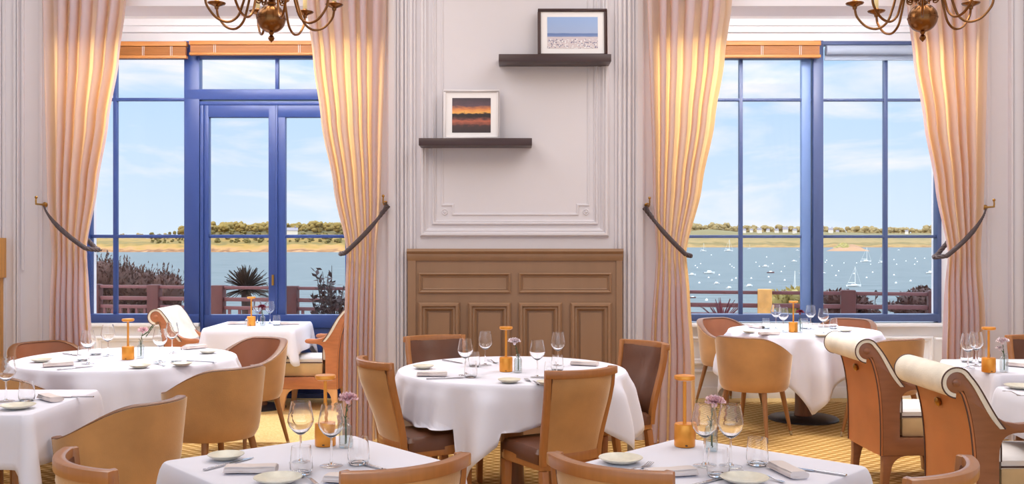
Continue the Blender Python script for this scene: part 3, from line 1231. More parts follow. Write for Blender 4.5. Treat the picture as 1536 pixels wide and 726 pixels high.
TC = {}   # table centres
TC['C'] = (0.0, 5.88)
TC['LR'] = (-2.485, 6.45)
TC['RR'] = (2.465, 8.46)
TC['FL'] = (-0.677, 3.366)
TC['FR'] = (0.668, 3.305)
TC['NL'] = (-2.46, 4.69)
TC['FW'] = (-2.28, 9.02)
TC['R1'] = (3.10, 6.0)
TC['R2'] = (2.87, 4.80)
DEG = PI / 180
pedestal_table('round_table', TC['C'], 0, 'round pedestal table before the brown wainscot', 'round', 0.655, foot=0.2)
round_cloth(TC['C'], 0.655, 1.70, (-113 + 45) * DEG, 5, 'white cloth on the round table before the brown wainscot')
pedestal_table('round_table', TC['LR'], 0, 'round pedestal table in front of the left bay', 'round', 0.668)
round_cloth(TC['LR'], 0.668, 1.72, (-80 + 45) * DEG, 8, 'white cloth on the round table in front of the left bay')
pedestal_table('round_table', TC['RR'], 0, 'round pedestal table with black base plate in the right bay', 'round', 0.61)
round_cloth(TC['RR'], 0.61, 1.74, (-100 + 45) * DEG, 11, 'white cloth with a long front point on the round table in the right bay')
pedestal_table('square_table', TC['FL'], -49.3 * DEG, 'square table turned cornerwise at the front, left of the middle', 'sq', 0.69, legs=True)
square_cloth(TC['FL'], 0.69, -49.3 * DEG, 0.215, 3, 'white cloth on the cornerwise front table, left of the middle')
pedestal_table('square_table', TC['FR'], -43 * DEG, 'square table turned cornerwise at the front, right of the middle', 'sq', 0.69, legs=True)
square_cloth(TC['FR'], 0.69, -43 * DEG, 0.215, 4, 'white cloth on the cornerwise front table, right of the middle')
pedestal_table('square_table', TC['NL'], 0, 'square table at the left edge of the photo', 'sq', 0.70)
square_cloth(TC['NL'], 0.70, 0, 0.235, 6, 'white cloth on the square table at the left edge')
pedestal_table('square_table', TC['FW'], 0, 'square table against the blue glazed door', 'sq', 0.74)
square_cloth(TC['FW'], 0.74, 0, 0.225, 7, 'white cloth on the square table against the blue glazed door')
pedestal_table('square_table', TC['R1'], 0, 'square table at the right edge near the tied curtain', 'sq', 0.70, foot=0.13)
square_cloth(TC['R1'], 0.70, 0, 0.20, 9, 'white cloth on the right-edge table near the tied curtain')
pedestal_table('square_table', TC['R2'], 0, 'square table at the right edge nearest the photographer', 'sq', 0.70, foot=0.13)
square_cloth(TC['R2'], 0.70, 0, 0.20, 10, 'white cloth on the nearer of the two right-edge tables')


# ------------------------------------------------------------------ dining chairs (wood frame, velvet back, leather front)
def make_dining_chair():
    root = empty('dining_chair')
    zt = 0.88

    def back_y(z):            # rear face line of the stiles
        t = smooth(0.40, zt, z)
        return -0.215 - 0.09 * t - 0.0 * z

    def half(z):
        return 0.163 + 0.027 * smooth(0.4, zt, z)

    def sag(z):
        return 0.02 + 0.055 * smooth(0.42, zt, z)
    sq = lambda w, d: [(-w / 2, -d / 2), (w / 2, -d / 2), (w / 2, d / 2), (-w / 2, d / 2)]
    # frame: stiles, top rail, lower rail
    fr = MB()
    for s in (-1, 1):
        pts = [(s * half(z), back_y(z), z) for z in (0.40, 0.48, 0.56, 0.64, 0.72, 0.79, zt)]
        fr.sweep(pts, sq(0.030, 0.036), side=(1, 0, 0))
    for zc, hh, dd in ((zt - 0.018, 0.038, 0.036), (0.435, 0.05, 0.032)):
        w = half(zc) + (0.018 if zc > 0.7 else 0)
        pts = []
        for i in range(17):
            u = -1 + i / 8
            pts.append((u * w, back_y(zc) - sag(zc) * (1 - u * u), zc))
        fr.sweep(pts, sq(hh, dd), side=(0, 0, 1))
    fr.build('backrest_frame', 'wood', root, bevel=0.005)

    def surf(off):
        def f(u, v):
            z = 0.45 + (zt - 0.026 - 0.45) * v
            x = (2 * u - 1) * (half(z) - 0.008)
            q = x / half(z)
            return (x, back_y(z) - sag(z) * (1 - q * q) + off * (1 - 0.5 * max(abs(2 * u - 1), abs(2 * v - 1)) ** 8), z)
        return f
    m = MB()
    m.slab(surf(-0.021), 15, 12, lambda u, v: (0, 0.018, 0))
    m.build('back_panel', 'velvet', root).__setitem__('label', 'golden velvet outer back')
    m = MB()
    m.slab(surf(0.027), 15, 12, lambda u, v: (0, -0.026, 0))
    m.build('front_panel', 'leather', root).__setitem__('label', 'brown leather inner back')
    m = MB()
    def seat(u, v):
        a, b = 2 * u - 1, 2 * v - 1
        w = 0.178 - 0.012 * v ** 3
        e = max(abs(a), abs(b))
        dome = 0.02 * (1 - a * a) * (1 - b * b) - 0.022 * smooth(0.86, 1.0, e) ** 2
        return (a * w, -0.005 + b * 0.19, 0.475 + dome)
    m.slab(seat, 21, 21, lambda u, v: (0, 0, -0.05))
    m.build('seat', 'leather', root)
    m = MB()
    m.prism([(-0.172, -0.215), (0.172, -0.215), (0.178, 0.12), (0.162, 0.180), (-0.162, 0.180), (-0.178, 0.12)], 0.372, 0.424, axis='z')
    m.build('seat_frame', 'wood', root, bevel=0.006)
    for s in (-1, 1):
        m = MB()
        m.sweep([(s * 0.150, -0.20, 0.371), (s * 0.154, -0.215, 0.25), (s * 0.160, -0.25, 0.1), (s * 0.165, -0.29, 0.001)], sq(0.038, 0.044), side=(1, 0, 0), scale=[1, 1, 0.9, 0.75])
        m.build('leg', 'wood', root, bevel=0.005)
        m = MB()
        m.sweep([(s * 0.148, 0.155, 0.371), (s * 0.148, 0.157, 0.2), (s * 0.148, 0.158, 0.001)], sq(0.045, 0.045), side=(1, 0, 0), scale=[1, 0.9, 0.7])
        m.build('leg', 'wood', root, bevel=0.005)
    return root


DCH = Kind(make_dining_chair)


def dining(bx, by, fx, fy, label):
    """bx,by: middle of the top of the backrest; f: the way it faces"""
    n = math.hypot(fx, fy)
    fx, fy = fx / n, fy / n
    return DCH.put((bx + fx * 0.335, by + fy * 0.335, 0), facing(fx, fy), label, 'chair')


dining(-0.280, 2.798, -0.62, 0.78, 'wooden velvet-backed chair at the front of the table left of the middle')
dining(0.256, 2.802, 0.65, 0.76, 'wooden velvet-backed chair at the front-left of the table right of the middle')
dining(1.201, 2.745, -0.72, 0.69, 'wooden chair at the right front corner of the table right of the middle')
dining(-1.235, 2.852, 0.78, 0.62, 'wooden chair at the left front corner, in front of the large tub chair')
dining(0.353, 4.884, -0.52, 0.85, 'velvet-backed wooden chair right of the round table cloth, back to the viewer')
dining(-0.744, 5.276, 0.87, 0.48, 'velvet-backed wooden chair left of the centre round table, beside the curtain foot')
dining(-0.518, 6.639, 0.36, -0.93, 'brown leather chair behind the centre table, left end of the wainscot')
dining(0.841, 6.236, -0.8, -0.58, 'brown leather chair right of the centre table, at the right end of the wainscot')
dining(3.497, 6.651, -0.12, -1, 'brown chair back at the right edge behind the pink flower')


# ------------------------------------------------------------------ tub chairs
def make_tub_chair():
    root = empty('tub_chair')
    TH = 118 * DEG

    def ztop(th):
        return 0.782 - 0.15 * smooth(0.25, 1.0, abs(th) / TH)

    def pt(th, z, inset):
        k = (z - 0.36) / 0.4
        r = 0.255 + 0.045 * k ** 0.8 if k > 0 else 0.255
        rx, ry = r - inset, (r + 0.005 - inset)
        return Vector((rx * math.sin(th), -ry * math.cos(th) + 0.0, z))

    def outer(u, v):
        th = -TH + 2 * TH * u
        z0, z1 = 0.365, ztop(th) - 0.006
        z = z0 + (z1 - z0) * v
        p = pt(th, z, 0.016 * (1 - smooth(0, 0.12, v)))
        return p

    def inner(u, v):
        th = -TH + 2 * TH * u
        z = 0.40 + (ztop(th) - 0.006 - 0.40) * v
        return pt(th, z, 0.062 - 0.012 * v)
    m = MB()
    def thk(u, v):
        th = -TH + 2 * TH * u
        return (-0.026 * math.sin(th), 0.026 * math.cos(th), 0)
    m.slab(outer, 49, 12, thk)
    m.build('outer_shell', 'velvet', root)
    m = MB()
    def thk2(u, v):
        th = -TH + 2 * TH * u
        return (0.020 * math.sin(th), -0.020 * math.cos(th), 0)
    m.slab(inner, 49, 10, thk2)
    m.build('inner_back', 'tan_leather', root).__setitem__('label', 'tan leather inner back')
    path, n = [], 60
    for i in range(n + 1):
        th = -TH + 2 * TH * i / n
        path.append(pt(th, ztop(th) - 0.003, 0.03))
    m = MB()
    vs, fs, k = [], [], 10
    for i, p in enumerate(path):
        th = -TH + 2 * TH * i / n
        out = Vector((math.sin(th), -math.cos(th), 0))
        for j in range(k):
            a = 2 * PI * j / k
            vs.append(p + out * (0.026 * math.cos(a)) + Vector((0, 0, 0.007 * math.sin(a))))
    for i in range(n):
        for j in range(k):
            fs.append((i * k + j, i * k + (j + 1) % k, (i + 1) * k + (j + 1) % k, (i + 1) * k + j))
    fs += [tuple(range(k)), tuple(range(n * k, n * k + k))]
    m.add(vs, fs)
    # the front edges of the arms carry the same trim down to the seat
    for s in (-1, 1):
        th = s * TH
        pts = [pt(th, z, 0.03) for z in (ztop(th), 0.55, 0.46, 0.375)]
        m.tube([p + Vector((0, 0.012, 0)) for p in pts], 0.022, 8)
    m.build('rim', 'rim', root)
    m = MB()
    m.lathe([(0.0, 0.368), (0.225, 0.368), (0.234, 0.374), (0.234, 0.398), (0.0, 0.398)], 40)
    m.build('seat_base', 'velvet', root)
    m = MB()
    m.lathe([(0.0, 0.4), (0.17, 0.4), (0.186, 0.41), (0.190, 0.435), (0.182, 0.455), (0.15, 0.465), (0.0, 0.47)], 40,
            mx=Matrix.Translation((0, 0.025, 0)))
    m.build('seat_cushion', 'leather', root)
    for sx, sy in ((-1, -1), (1, -1), (-1, 1), (1, 1)):
        top = Vector((sx * 0.155, sy * 0.15, 0.366))
        bot = Vector((sx * 0.215, sy * (0.225 if sy < 0 else 0.20), 0.0))
        m = MB()
        d = bot - top
        m.tube([top, top + d * 0.5, top + d * 0.9], 0.021, 12, scale=[1, 0.8, 0.58])
        lg = m.build('leg', 'leg', root)
        m = MB()
        m.tube([top + d * 0.902, bot], 0.0118, 12, scale=[1.02, 0.9])
        m.build('foot_cap', 'steel', lg)
    return root


TUB = Kind(make_tub_chair)


def tub(table, dx, dy, dist, label, face=None):
    n = math.hypot(dx, dy)
    x, y = TC[table][0] + dx / n * dist, TC[table][1] + dy / n * dist
    fx, fy = face if face else (-dx, -dy)
    return TUB.put((x, y, 0.0), facing(fx, fy), label, 'chair')


tub('LR', 0.78, -0.62, 0.93, 'golden velvet tub chair before the left round table, its back to the viewer')
tub('LR', 0.54, 0.84, 1.0, 'tub chair with brown inner back between the left round table and the window table')
tub('LR', -0.78, 0.62, 0.94, 'tub chair with tan inner back behind the left round table, by the curtain')
tub('LR', -0.3, -0.95, 0.93, 'tub chair at the left edge, only its rim showing behind the left-edge table')
TUB.put((-1.82, 4.62, 0.0), facing(-0.93, 0.37), 'large golden tub chair at the left front, behind the small wooden chair', 'chair')
tub('RR', -0.64, -0.77, 0.92, 'sand velvet tub chair in front left of the right-bay round table, back to the viewer')
tub('RR', -0.5, 0.86, 0.90, 'tub chair with tan inner back behind the right-bay table, left of its glasses')
tub('RR', 0.62, 0.78, 0.92, 'tub chair with tan inner back at the far right of the right-bay table')
tub('RR', 0.38, -0.92, 0.92, 'tub chair right of the right-bay table, half behind the rolled armchair back')


# ------------------------------------------------------------------ scroll-back armchairs
def make_scroll_chair(wood='lit_frame', legw='pale_wood'):
    root = empty('scroll_back_armchair')
    W = 0.27

    def bez(p0, p1, p2, p3, n):
        out = []
        for i in range(n + 1):
            t = i / n
            a, b, c, d = (1 - t) ** 3, 3 * t * (1 - t) ** 2, 3 * t * t * (1 - t), t ** 3
            out.append((a * p0[0] + b * p1[0] + c * p2[0] + d * p3[0], a * p0[1] + b * p1[1] + c * p2[1] + d * p3[1]))
        return out
    SC, SR = (-0.355, 0.838), 0.05
    # rear line of the back, going up into the scroll
    rear = bez((-0.255, 0.20), (-0.25, 0.46), (-0.262, 0.66), (-0.318, 0.792), 12)
    scroll = [(SC[0] + SR * math.cos(a), SC[1] + SR * math.sin(a)) for a in [(-50 - 300 * i / 26) * DEG for i in range(27)]]
    # scroll runs clockwise from under the curl over its top to the front
    scroll = [p for p in scroll if True][:24]
    front = bez((SC[0] + SR * math.cos(28 * DEG), SC[1] + SR * math.sin(28 * DEG)), (-0.25, 0.80), (-0.225, 0.70), (-0.12, 0.652), 12)
    arm = [(-0.06, 0.642), (-0.01, 0.645), (0.02, 0.64), (0.032, 0.625), (0.022, 0.608), (-0.01, 0.602), (-0.05, 0.60)]
    under = bez((-0.06, 0.60), (-0.13, 0.595), (-0.155, 0.56), (-0.15, 0.45), 8) + [(-0.15, 0.305), (0.255, 0.305), (0.255, 0.20)]
    poly = rear + scroll + front + arm + under
    for s in (-1, 1):
        m = MB()
        a, b = sorted((s * (W - 0.045), s * W))
        m.prism(poly, a, b, axis='x')
        sf = m.build('side_frame', wood, root, bevel=0.004, sharp=30)
        m = MB()
        a, b = sorted((s * (W - 0.002), s * (W + 0.008)))
        m.lathe([(0.0, 0.0), (0.018, 0.0), (0.02, 0.004), (0.014, 0.008), (0.0, 0.01)], 18,
                mx=Matrix.Translation((s * W, SC[0], SC[1])) @ Matrix.Rotation(s * PI / 2, 4, 'Y'))
        m.build('rosette', wood, sf)
    # leather rear panel
    m = MB()
    rl = rear + [(-0.335, 0.80)]
    def rp(u, v):
        f = v * (len(rl) - 1)
        k = min(int(f), len(rl) - 2)
        t = f - k
        y, z = rl[k][0] * (1 - t) + rl[k + 1][0] * t, rl[k][1] * (1 - t) + rl[k + 1][1] * t
        return ((2 * u - 1) * (W - 0.003), y - 0.012 - 0.008 * (1 - (2 * u - 1) ** 4), z)
    m.slab(rp, 9, 20, lambda u, v: (0, 0.011, 0))
    rpnl = m.build('rear_panel', 'caramel', root)
    for s in (-1, 1):
        m = MB()
        m.tube([Vector(rp(0.5 + s * 0.5, v / 20)) + Vector((0, -0.003, 0)) for v in range(21)], 0.0036, 6)
        m.build('piping', 'piping', rpnl)
    # pull knob on the rear panel
    m = MB()
    mx = Matrix.Translation((0, -0.288, 0.715)) @ Matrix.Rotation(PI / 2 + 0.25, 4, 'X')
    m.lathe([(0.024, 0.0), (0.026, 0.006), (0.014, 0.01), (0.011, 0.022), (0.022, 0.03), (0.024, 0.04), (0.014, 0.048), (0.0, 0.05)], 20, mx=mx)
    m.build('knob', 'brass_hook', root)
    # cream upholstery rolled over the scroll and down the inside of the back
    R2 = SR + 0.022
    strip = [(SC[0] + R2 * math.cos(a), SC[1] + R2 * math.sin(a)) for a in [(-95 - 235 * i / 22) * DEG for i in range(23)]]
    f2 = bez((SC[0] + R2 * math.cos(28 * DEG), SC[1] + R2 * math.sin(28 * DEG)), (-0.228, 0.805), (-0.20, 0.71), (-0.125, 0.62), 12)[1:]
    strip = strip + f2 + [(-0.118, 0.52), (-0.118, 0.455)]
    inner = [(SC[0] + (SR + 0.001) * math.cos(a), SC[1] + (SR + 0.001) * math.sin(a)) for a in [(-95 - 235 * i / 22) * DEG for i in range(23)]]
    f3 = bez((SC[0] + (SR + 0.001) * math.cos(28 * DEG), SC[1] + (SR + 0.001) * math.sin(28 * DEG)), (-0.25, 0.80), (-0.228, 0.70), (-0.15, 0.62), 12)[1:]
    inner = inner + f3 + [(-0.146, 0.52), (-0.146, 0.455)]

    def at_line(line, t):
        f = t * (len(line) - 1)
        k = min(int(f), len(line) - 2)
        q = f - k
        return (line[k][0] * (1 - q) + line[k + 1][0] * q, line[k][1] * (1 - q) + line[k + 1][1] * q)
    n = len(strip)
    roll_n = 34
    for nm, i0, i1, ww, mt in (('head_roll', 0, 34, W + 0.006, 'cream'), ('front_pad', 34, n - 1, W - 0.047, 'ivory')):
        m = MB()
        seg, segi = strip[i0:i1 + 1], inner[i0:i1 + 1]
        L = len(seg)
        m.slab(lambda u, v: ((2 * u - 1) * ww, seg[int(round(v * (L - 1)))][0], seg[int(round(v * (L - 1)))][1]), 9, L,
               lambda u, v: (0, segi[int(round(v * (L - 1)))][0] - seg[int(round(v * (L - 1)))][0], segi[int(round(v * (L - 1)))][1] - seg[int(round(v * (L - 1)))][1]))
        pad = m.build(nm, mt, root)
        for s in (-1, 1):
            m = MB()
            m.tube([(s * ww, p[0], p[1]) for p in seg], 0.0038, 7)
            m.build('piping', 'piping', pad)
    # seat
    m = MB()
    m.bb(-W + 0.047, W - 0.047, -0.118, 0.262, 0.306, 0.424)
    m.build('seat_box', 'sand', root, bevel=0.012)
    m = MB()
    def cush(u, v):
        a, b = 2 * u - 1, 2 * v - 1
        return (a * (W - 0.004 if b > -0.55 else W - 0.05), 0.07 + b * 0.185, 0.49 + 0.014 * (1 - a * a) * (1 - b * b) - 0.012 * smooth(0.85, 1, max(abs(a), abs(b))))
    m.slab(lambda u, v: (((2 * u - 1) * (W - 0.052)), 0.072 + (2 * v - 1) * 0.188, 0.470 + 0.014 * (1 - (2 * u - 1) ** 2) * (1 - (2 * v - 1) ** 2) - 0.012 * smooth(0.85, 1, max(abs(2 * u - 1), abs(2 * v - 1)))),
           17, 17, lambda u, v: (0, 0, -0.042))
    cu = m.build('seat_cushion', 'ivory', root)
    m = MB()
    w, y0, y1, z = W - 0.05, -0.116, 0.262, 0.429
    m.tube([(-w, y0, z), (-w, y1, z), (w, y1, z), (w, y0, z)], 0.005, 6)
    m.build('piping', 'piping', cu)
    m = MB()
    m.bb(-W + 0.046, W - 0.046, -0.235, 0.255, 0.202, 0.304)
    m.build('apron', wood if wood != 'lit_frame' else 'caramel', root, bevel=0.004)
    # legs with arched brackets
    for sx in (-1, 1):
        for sy in (-1, 1):
            y = 0.252 * sy
            arc = [(y - sy * (0.05 + 0.10 * (1 - math.cos(a))), 0.199 - 0.09 * (1 - math.sin(a))) for a in [PI / 2 * i / 8 for i in range(9)]]
            # arc starts at the leg, ends at the apron
            pl = [(y, 0.199), (y, 0.11), (y + sy * 0.006, 0.0), (y - sy * 0.034, 0.0), (y - sy * 0.042, 0.08)] + arc
            m = MB()
            a, b = sorted((sx * (W - 0.05), sx * (W - 0.004)))
            m.prism(pl, a, b, axis='x')
            m.build('leg', legw, root, bevel=0.003)
    return root


SCR = Kind(make_scroll_chair)
SCB = Kind(lambda: make_scroll_chair('shaded_frame', 'shaded_frame'))  # same chair model, frame and legs darkened to stand for shade
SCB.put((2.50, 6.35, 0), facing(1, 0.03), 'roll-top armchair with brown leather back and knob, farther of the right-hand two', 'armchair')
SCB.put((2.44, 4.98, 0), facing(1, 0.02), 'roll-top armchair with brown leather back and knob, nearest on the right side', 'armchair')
SCR.put((-1.80, 9.10, 0), facing(-1, 0), 'roll-top armchair in the lit wood tone right of the window table, seen from its side', 'armchair')
SCR.put((-2.79, 9.10, 0), facing(1, 0), 'roll-top armchair in the lit wood tone left of the window table with ivory inner back', 'armchair')


def rest_on_seats():
    """where a cloth hangs into a chair seat it lies on the seat instead"""
    bpy.context.view_layer.update()
    seats = []
    for o in bpy.data.objects:
        if o.parent is None and o.type == 'EMPTY':
            if o.name.startswith('dining_chair'):
                seats.append((o.matrix_world.inverted(), 0.215, -0.20, 0.21, 0.512))
            elif o.name.startswith('scroll_back'):
                seats.append((o.matrix_world.inverted(), 0.235, -0.12, 0.285, 0.500))
    for o in bpy.data.objects:
        if o.name.startswith('tablecloth'):
            mw, wi = o.matrix_world.copy(), o.matrix_world.inverted()
            for v in o.data.vertices:
                p = mw @ v.co
                for inv, hx, y0, y1, zs in seats:
                    if p.z < zs:
                        q = inv @ p
                        if abs(q.x) < hx and y0 < q.y < y1:
                            p.z = zs + 0.002 * math.sin(p.x * 40)
                            v.co = wi @ p


rest_on_seats()

# ------------------------------------------------------------------ tableware
def mk_glass():
    root = empty('wine_glass')
    bowl = [(0.004, 0.094), (0.012, 0.097), (0.026, 0.108), (0.038, 0.124), (0.0435, 0.138), (0.0435, 0.146), (0.040, 0.168), (0.035, 0.192), (0.0325, 0.206),
            (0.0316, 0.206), (0.0341, 0.192), (0.0391, 0.168), (0.0425, 0.146), (0.0425, 0.139), (0.037, 0.125), (0.025, 0.110), (0.011, 0.100), (0.0, 0.099)]
    m = MB()
    m.lathe(bowl, 28)
    m.build('bowl', 'crystal', root)
    m = MB()
    m.lathe([(0.012, 0.006), (0.006, 0.012), (0.004, 0.03), (0.0036, 0.06), (0.0038, 0.0935)], 14)
    m.build('stem', 'crystal', root)
    m = MB()
    m.lathe([(0.0, 0.0005), (0.037, 0.0005), (0.039, 0.0016), (0.037, 0.003), (0.018, 0.0045), (0.012, 0.0058), (0.0, 0.0058)], 28)
    m.build('foot', 'glass', root)
    return root


def mk_tumbler():
    m = MB()
    m.lathe([(0.0, 0.0005), (0.028, 0.0005), (0.034, 0.006), (0.0365, 0.02), (0.036, 0.04), (0.0335, 0.065), (0.031, 0.09),
             (0.0301, 0.09), (0.0325, 0.065), (0.0348, 0.04), (0.0352, 0.022), (0.032, 0.011), (0.027, 0.0075), (0.0, 0.0075)], 28)
    return m.build('tumbler', 'crystal')


def mk_lamp(mt):
    def f():
        root = empty('table_lamp')
        m = MB()
        m.lathe([(0.0, 0.0), (0.036, 0.0), (0.038, 0.003), (0.038, 0.079), (0.035, 0.083), (0.012, 0.083), (0.0, 0.083)], 36)
        m.build('base', mt, root)
        m = MB()
        m.lathe([(0.0075, 0.0832), (0.0065, 0.09), (0.0065, 0.2415)], 16)
        m.build('stem', mt, root)
        m = MB()
        m.lathe([(0.0, 0.243), (0.006, 0.2425), (0.034, 0.2425), (0.038, 0.246), (0.038, 0.255), (0.036, 0.258), (0.0, 0.259)], 36)
        sh = m.build('shade', mt, root)
        m = MB()
        m.lathe([(0.010, 0.2405), (0.030, 0.2405), (0.030, 0.2424), (0.010, 0.2424)], 28)
        m.build('diffuser', 'bulb', sh)
        m = MB()
        m.bb(-0.004, 0.004, -0.0395, -0.0375, 0.006, 0.010)
        m.build('charging_port', 'black', root)
        return root
    return f


def mk_vase():
    m = MB()
    m.lathe([(0.0, 0.0005), (0.021, 0.0005), (0.0235, 0.004), (0.0235, 0.07), (0.021, 0.08), (0.012, 0.088), (0.0115, 0.1), (0.0145, 0.103), (0.0145, 0.107),
             (0.0115, 0.107), (0.0095, 0.1), (0.010, 0.088), (0.0185, 0.078), (0.021, 0.07), (0.021, 0.009), (0.0, 0.008)], 24)
    return m.build('bottle_vase', 'vase')


def mk_flower(mt, seed, tilt=0.0, extra=False, leafy=False, h=0.185):
    def f():
        rng = random.Random(seed)
        root = empty('carnation')
        top = Vector((0.02 * math.cos(seed), -0.01 + tilt * 0.1, h - 0.022))
        m = MB()
        m.tube([(0.0, 0.0, 0.012), (0.001, 0, 0.06), (0.0, 0.0, 0.1), top * 0.6 + Vector((0, 0, 0.052)), top], 0.0021, 7)
        m.tube([(0.004, 0.002, 0.014), (0.003, 0.001, 0.098), (-0.012, 0.004, 0.125)], 0.0015, 6)
        m.build('stem', 'stem', root)
        m = MB()
        for k in range(5):
            a = rng.uniform(0, 6.28)
            b = Vector((math.cos(a), math.sin(a), 0.5)).normalized()
            p = top * rng.uniform(0.55, 0.8) + Vector((0, 0, 0.02))
            s = Vector((-math.sin(a), math.cos(a), 0))
            L = rng.uniform(0.018, 0.03)
            m.add([p, p + b * L * 0.5 + s * 0.003, p + b * L, p + b * L * 0.5 - s * 0.003], [(0, 1, 2), (0, 2, 3)])
        if leafy:
            for k in range(4):
                q = top + Vector((0.015 + 0.012 * k, 0, -0.03 + 0.017 * k))
                m.add([q, q + Vector((0.012, 0.004, 0.012)), q + Vector((0.022, 0, 0.03)), q + Vector((0.008, -0.004, 0.016))], [(0, 1, 2, 3)])
            m.tube([top * 0.7 + Vector((0, 0, 0.03)), top + Vector((0.03, 0, 0.005)), top + Vector((0.062, 0, 0.05))], 0.0035, 6)
        m.build('leaf', 'stem', root)
        m = MB()
        heads = [(top + Vector((0, 0, 0.012)), 1.0)]
        if extra:
            heads.append((Vector((-0.026, 0, h - 0.05)), 0.6))
        for c, sc_ in heads:
            for layer, (np_, rr, el) in enumerate(((9, 0.036, 0.15), (9, 0.034, 0.45), (8, 0.030, 0.8), (6, 0.025, 1.1), (5, 0.019, 1.4))):
                for i in range(np_):
                    a = 2 * PI * i / np_ + layer * 0.5 + rng.uniform(-0.15, 0.15)
                    e = el + rng.uniform(-0.12, 0.12)
                    d = Vector((math.cos(a) * math.cos(e), math.sin(a) * math.cos(e), math.sin(e)))
                    s = Vector((-math.sin(a), math.cos(a), 0))
                    u = d.cross(s)
                    R = rr * sc_ * rng.uniform(0.9, 1.1)
                    wv = 0.0042 * sc_
                    row0 = [c + s * (q * 0.004 * sc_) for q in (-1, 0, 1)]
                    row1 = [c + d * R * 0.6 + s * (q * 0.010 * sc_) + u * (0.002 * (1 if q == 0 else -1)) for q in (-1, 0, 1)]
                    row2 = [c + d * R * (1 if k2 % 2 else 0.93) + s * (q * 0.0125 * sc_) + u * (wv * (1 if k2 % 2 else -1))
                            for k2, q in enumerate((-1, -0.5, 0, 0.5, 1))]
                    v = row0 + row1 + row2
                    m.add(v, [(0, 1, 4, 3), (1, 2, 5, 4), (3, 4, 8, 7, 6), (4, 5, 10, 9, 8)])
            m.ball(c - Vector((0, 0, 0.008)), 0.009 * sc_, 8, 6)
        m.build('bloom', mt, root, sharp=180)
        return root
    return f


def mk_plate(r, mt):
    def f():
        m = MB()
        m.lathe([(0.0, 0.001), (r * 0.45, 0.001), (r * 0.62, 0.004), (r * 0.9, 0.013), (r, 0.018), (r * 0.985, 0.020), (r * 0.88, 0.0165), (r * 0.6, 0.0075), (r * 0.42, 0.005), (0.0, 0.005)], 36)
        return m.build('bread_plate', mt)
    return f


def mk_napkin():
    # a flattened roll of folded linen, length along x
    m = MB()
    prof = []
    for i in range(22):
        a = 2 * PI * i / 22
        prof.append((0.031 * math.copysign(abs(math.cos(a)) ** 0.7, math.cos(a)), 0.0115 + 0.0115 * math.copysign(abs(math.sin(a)) ** 0.8, math.sin(a))))
    vs, fs, k, n = [], [], 22, 14
    for i in range(n):
        x = -0.082 + 0.164 * i / (n - 1)
        q = 1 + 0.05 * math.sin(i * 1.1)
        for y, z in prof:
            vs.append((x, y * q + 0.003 * math.sin(i * 0.5), z * (1 + 0.05 * math.sin(i * 0.7 + y * 40)) + 0.0006))
    for i in range(n - 1):
        for j in range(k):
            fs.append((i * k + j, i * k + (j + 1) % k, (i + 1) * k + (j + 1) % k, (i + 1) * k + j))
    fs += [tuple(reversed(range(k))), tuple(range((n - 1) * k, n * k))]
    m.add(vs, fs)
    # the loose flap lying over the roll, and the fold showing on the end
    m.slab(lambda u, v: (-0.079 + 0.158 * u, -0.028 + 0.05 * v, 0.0238 + 0.0012 * math.sin(v * 3.1) + 0.0008 * math.sin(u * 9)), 10, 5, lambda u, v: (0, 0, -0.0026))
    m.slab(lambda u, v: (-0.085 + 0.17 * u, -0.033 + 0.03 * v, 0.006 + 0.0005 * math.sin(u * 7)), 10, 3, lambda u, v: (0, 0, 0.0022))
    return m.build('napkin', 'napkin', weld=False)


def mk_fork():
    m = MB()
    th = 0.002
    m.slab(lambda u, v: (-0.095 + 0.12 * v, (2 * u - 1) * (0.0065 - 0.004 * smooth(0.1, 0.8, v)), 0.004 + 0.007 * math.sin(v * PI * 0.9) ** 2), 4, 14, lambda u, v: (0, 0, -th))
    m.slab(lambda u, v: (0.024 + 0.026 * v, (2 * u - 1) * (0.003 + 0.009 * smooth(0, 1, v)), 0.0047 - 0.003 * v), 5, 6, lambda u, v: (0, 0, -th))
    for q in (-1.5, -0.5, 0.5, 1.5):
        m.slab(lambda u, v: (0.0495 + 0.045 * v, q * 0.0064 + (2 * u - 1) * (0.0022 - 0.001 * v), 0.0022 + 0.008 * v * v), 2, 7, lambda u, v: (0, 0, -0.0016))
    return m.build('fork', 'steel', weld=False)


def mk_knife():
    m = MB()
    m.slab(lambda u, v: (-0.11 + 0.105 * v, (2 * u - 1) * (0.0062 - 0.002 * v), 0.005 + 0.0015 * (1 - (2 * u - 1) ** 2)), 5, 8, lambda u, v: (0, 0, -0.005))
    m.slab(lambda u, v: (-0.006 + 0.116 * v, 0.0005 + (u - 0.35) * (0.016 - 0.013 * smooth(0.75, 1.0, v)), 0.0028), 4, 12, lambda u, v: (0, 0, -0.002))
    return m.build('table_knife', 'steel', weld=False)


def mk_shaker():
    root = empty('salt_shaker')
    m = MB()
    m.lathe([(0.0, 0.0005), (0.017, 0.0005), (0.018, 0.003), (0.015, 0.045), (0.013, 0.05), (0.0, 0.05)], 20)
    m.build('body', 'vase', root)
    m = MB()
    m.lathe([(0.0135, 0.0502), (0.0135, 0.06), (0.009, 0.066), (0.0, 0.067)], 20)
    m.build('cap', 'steel', root)
    return root


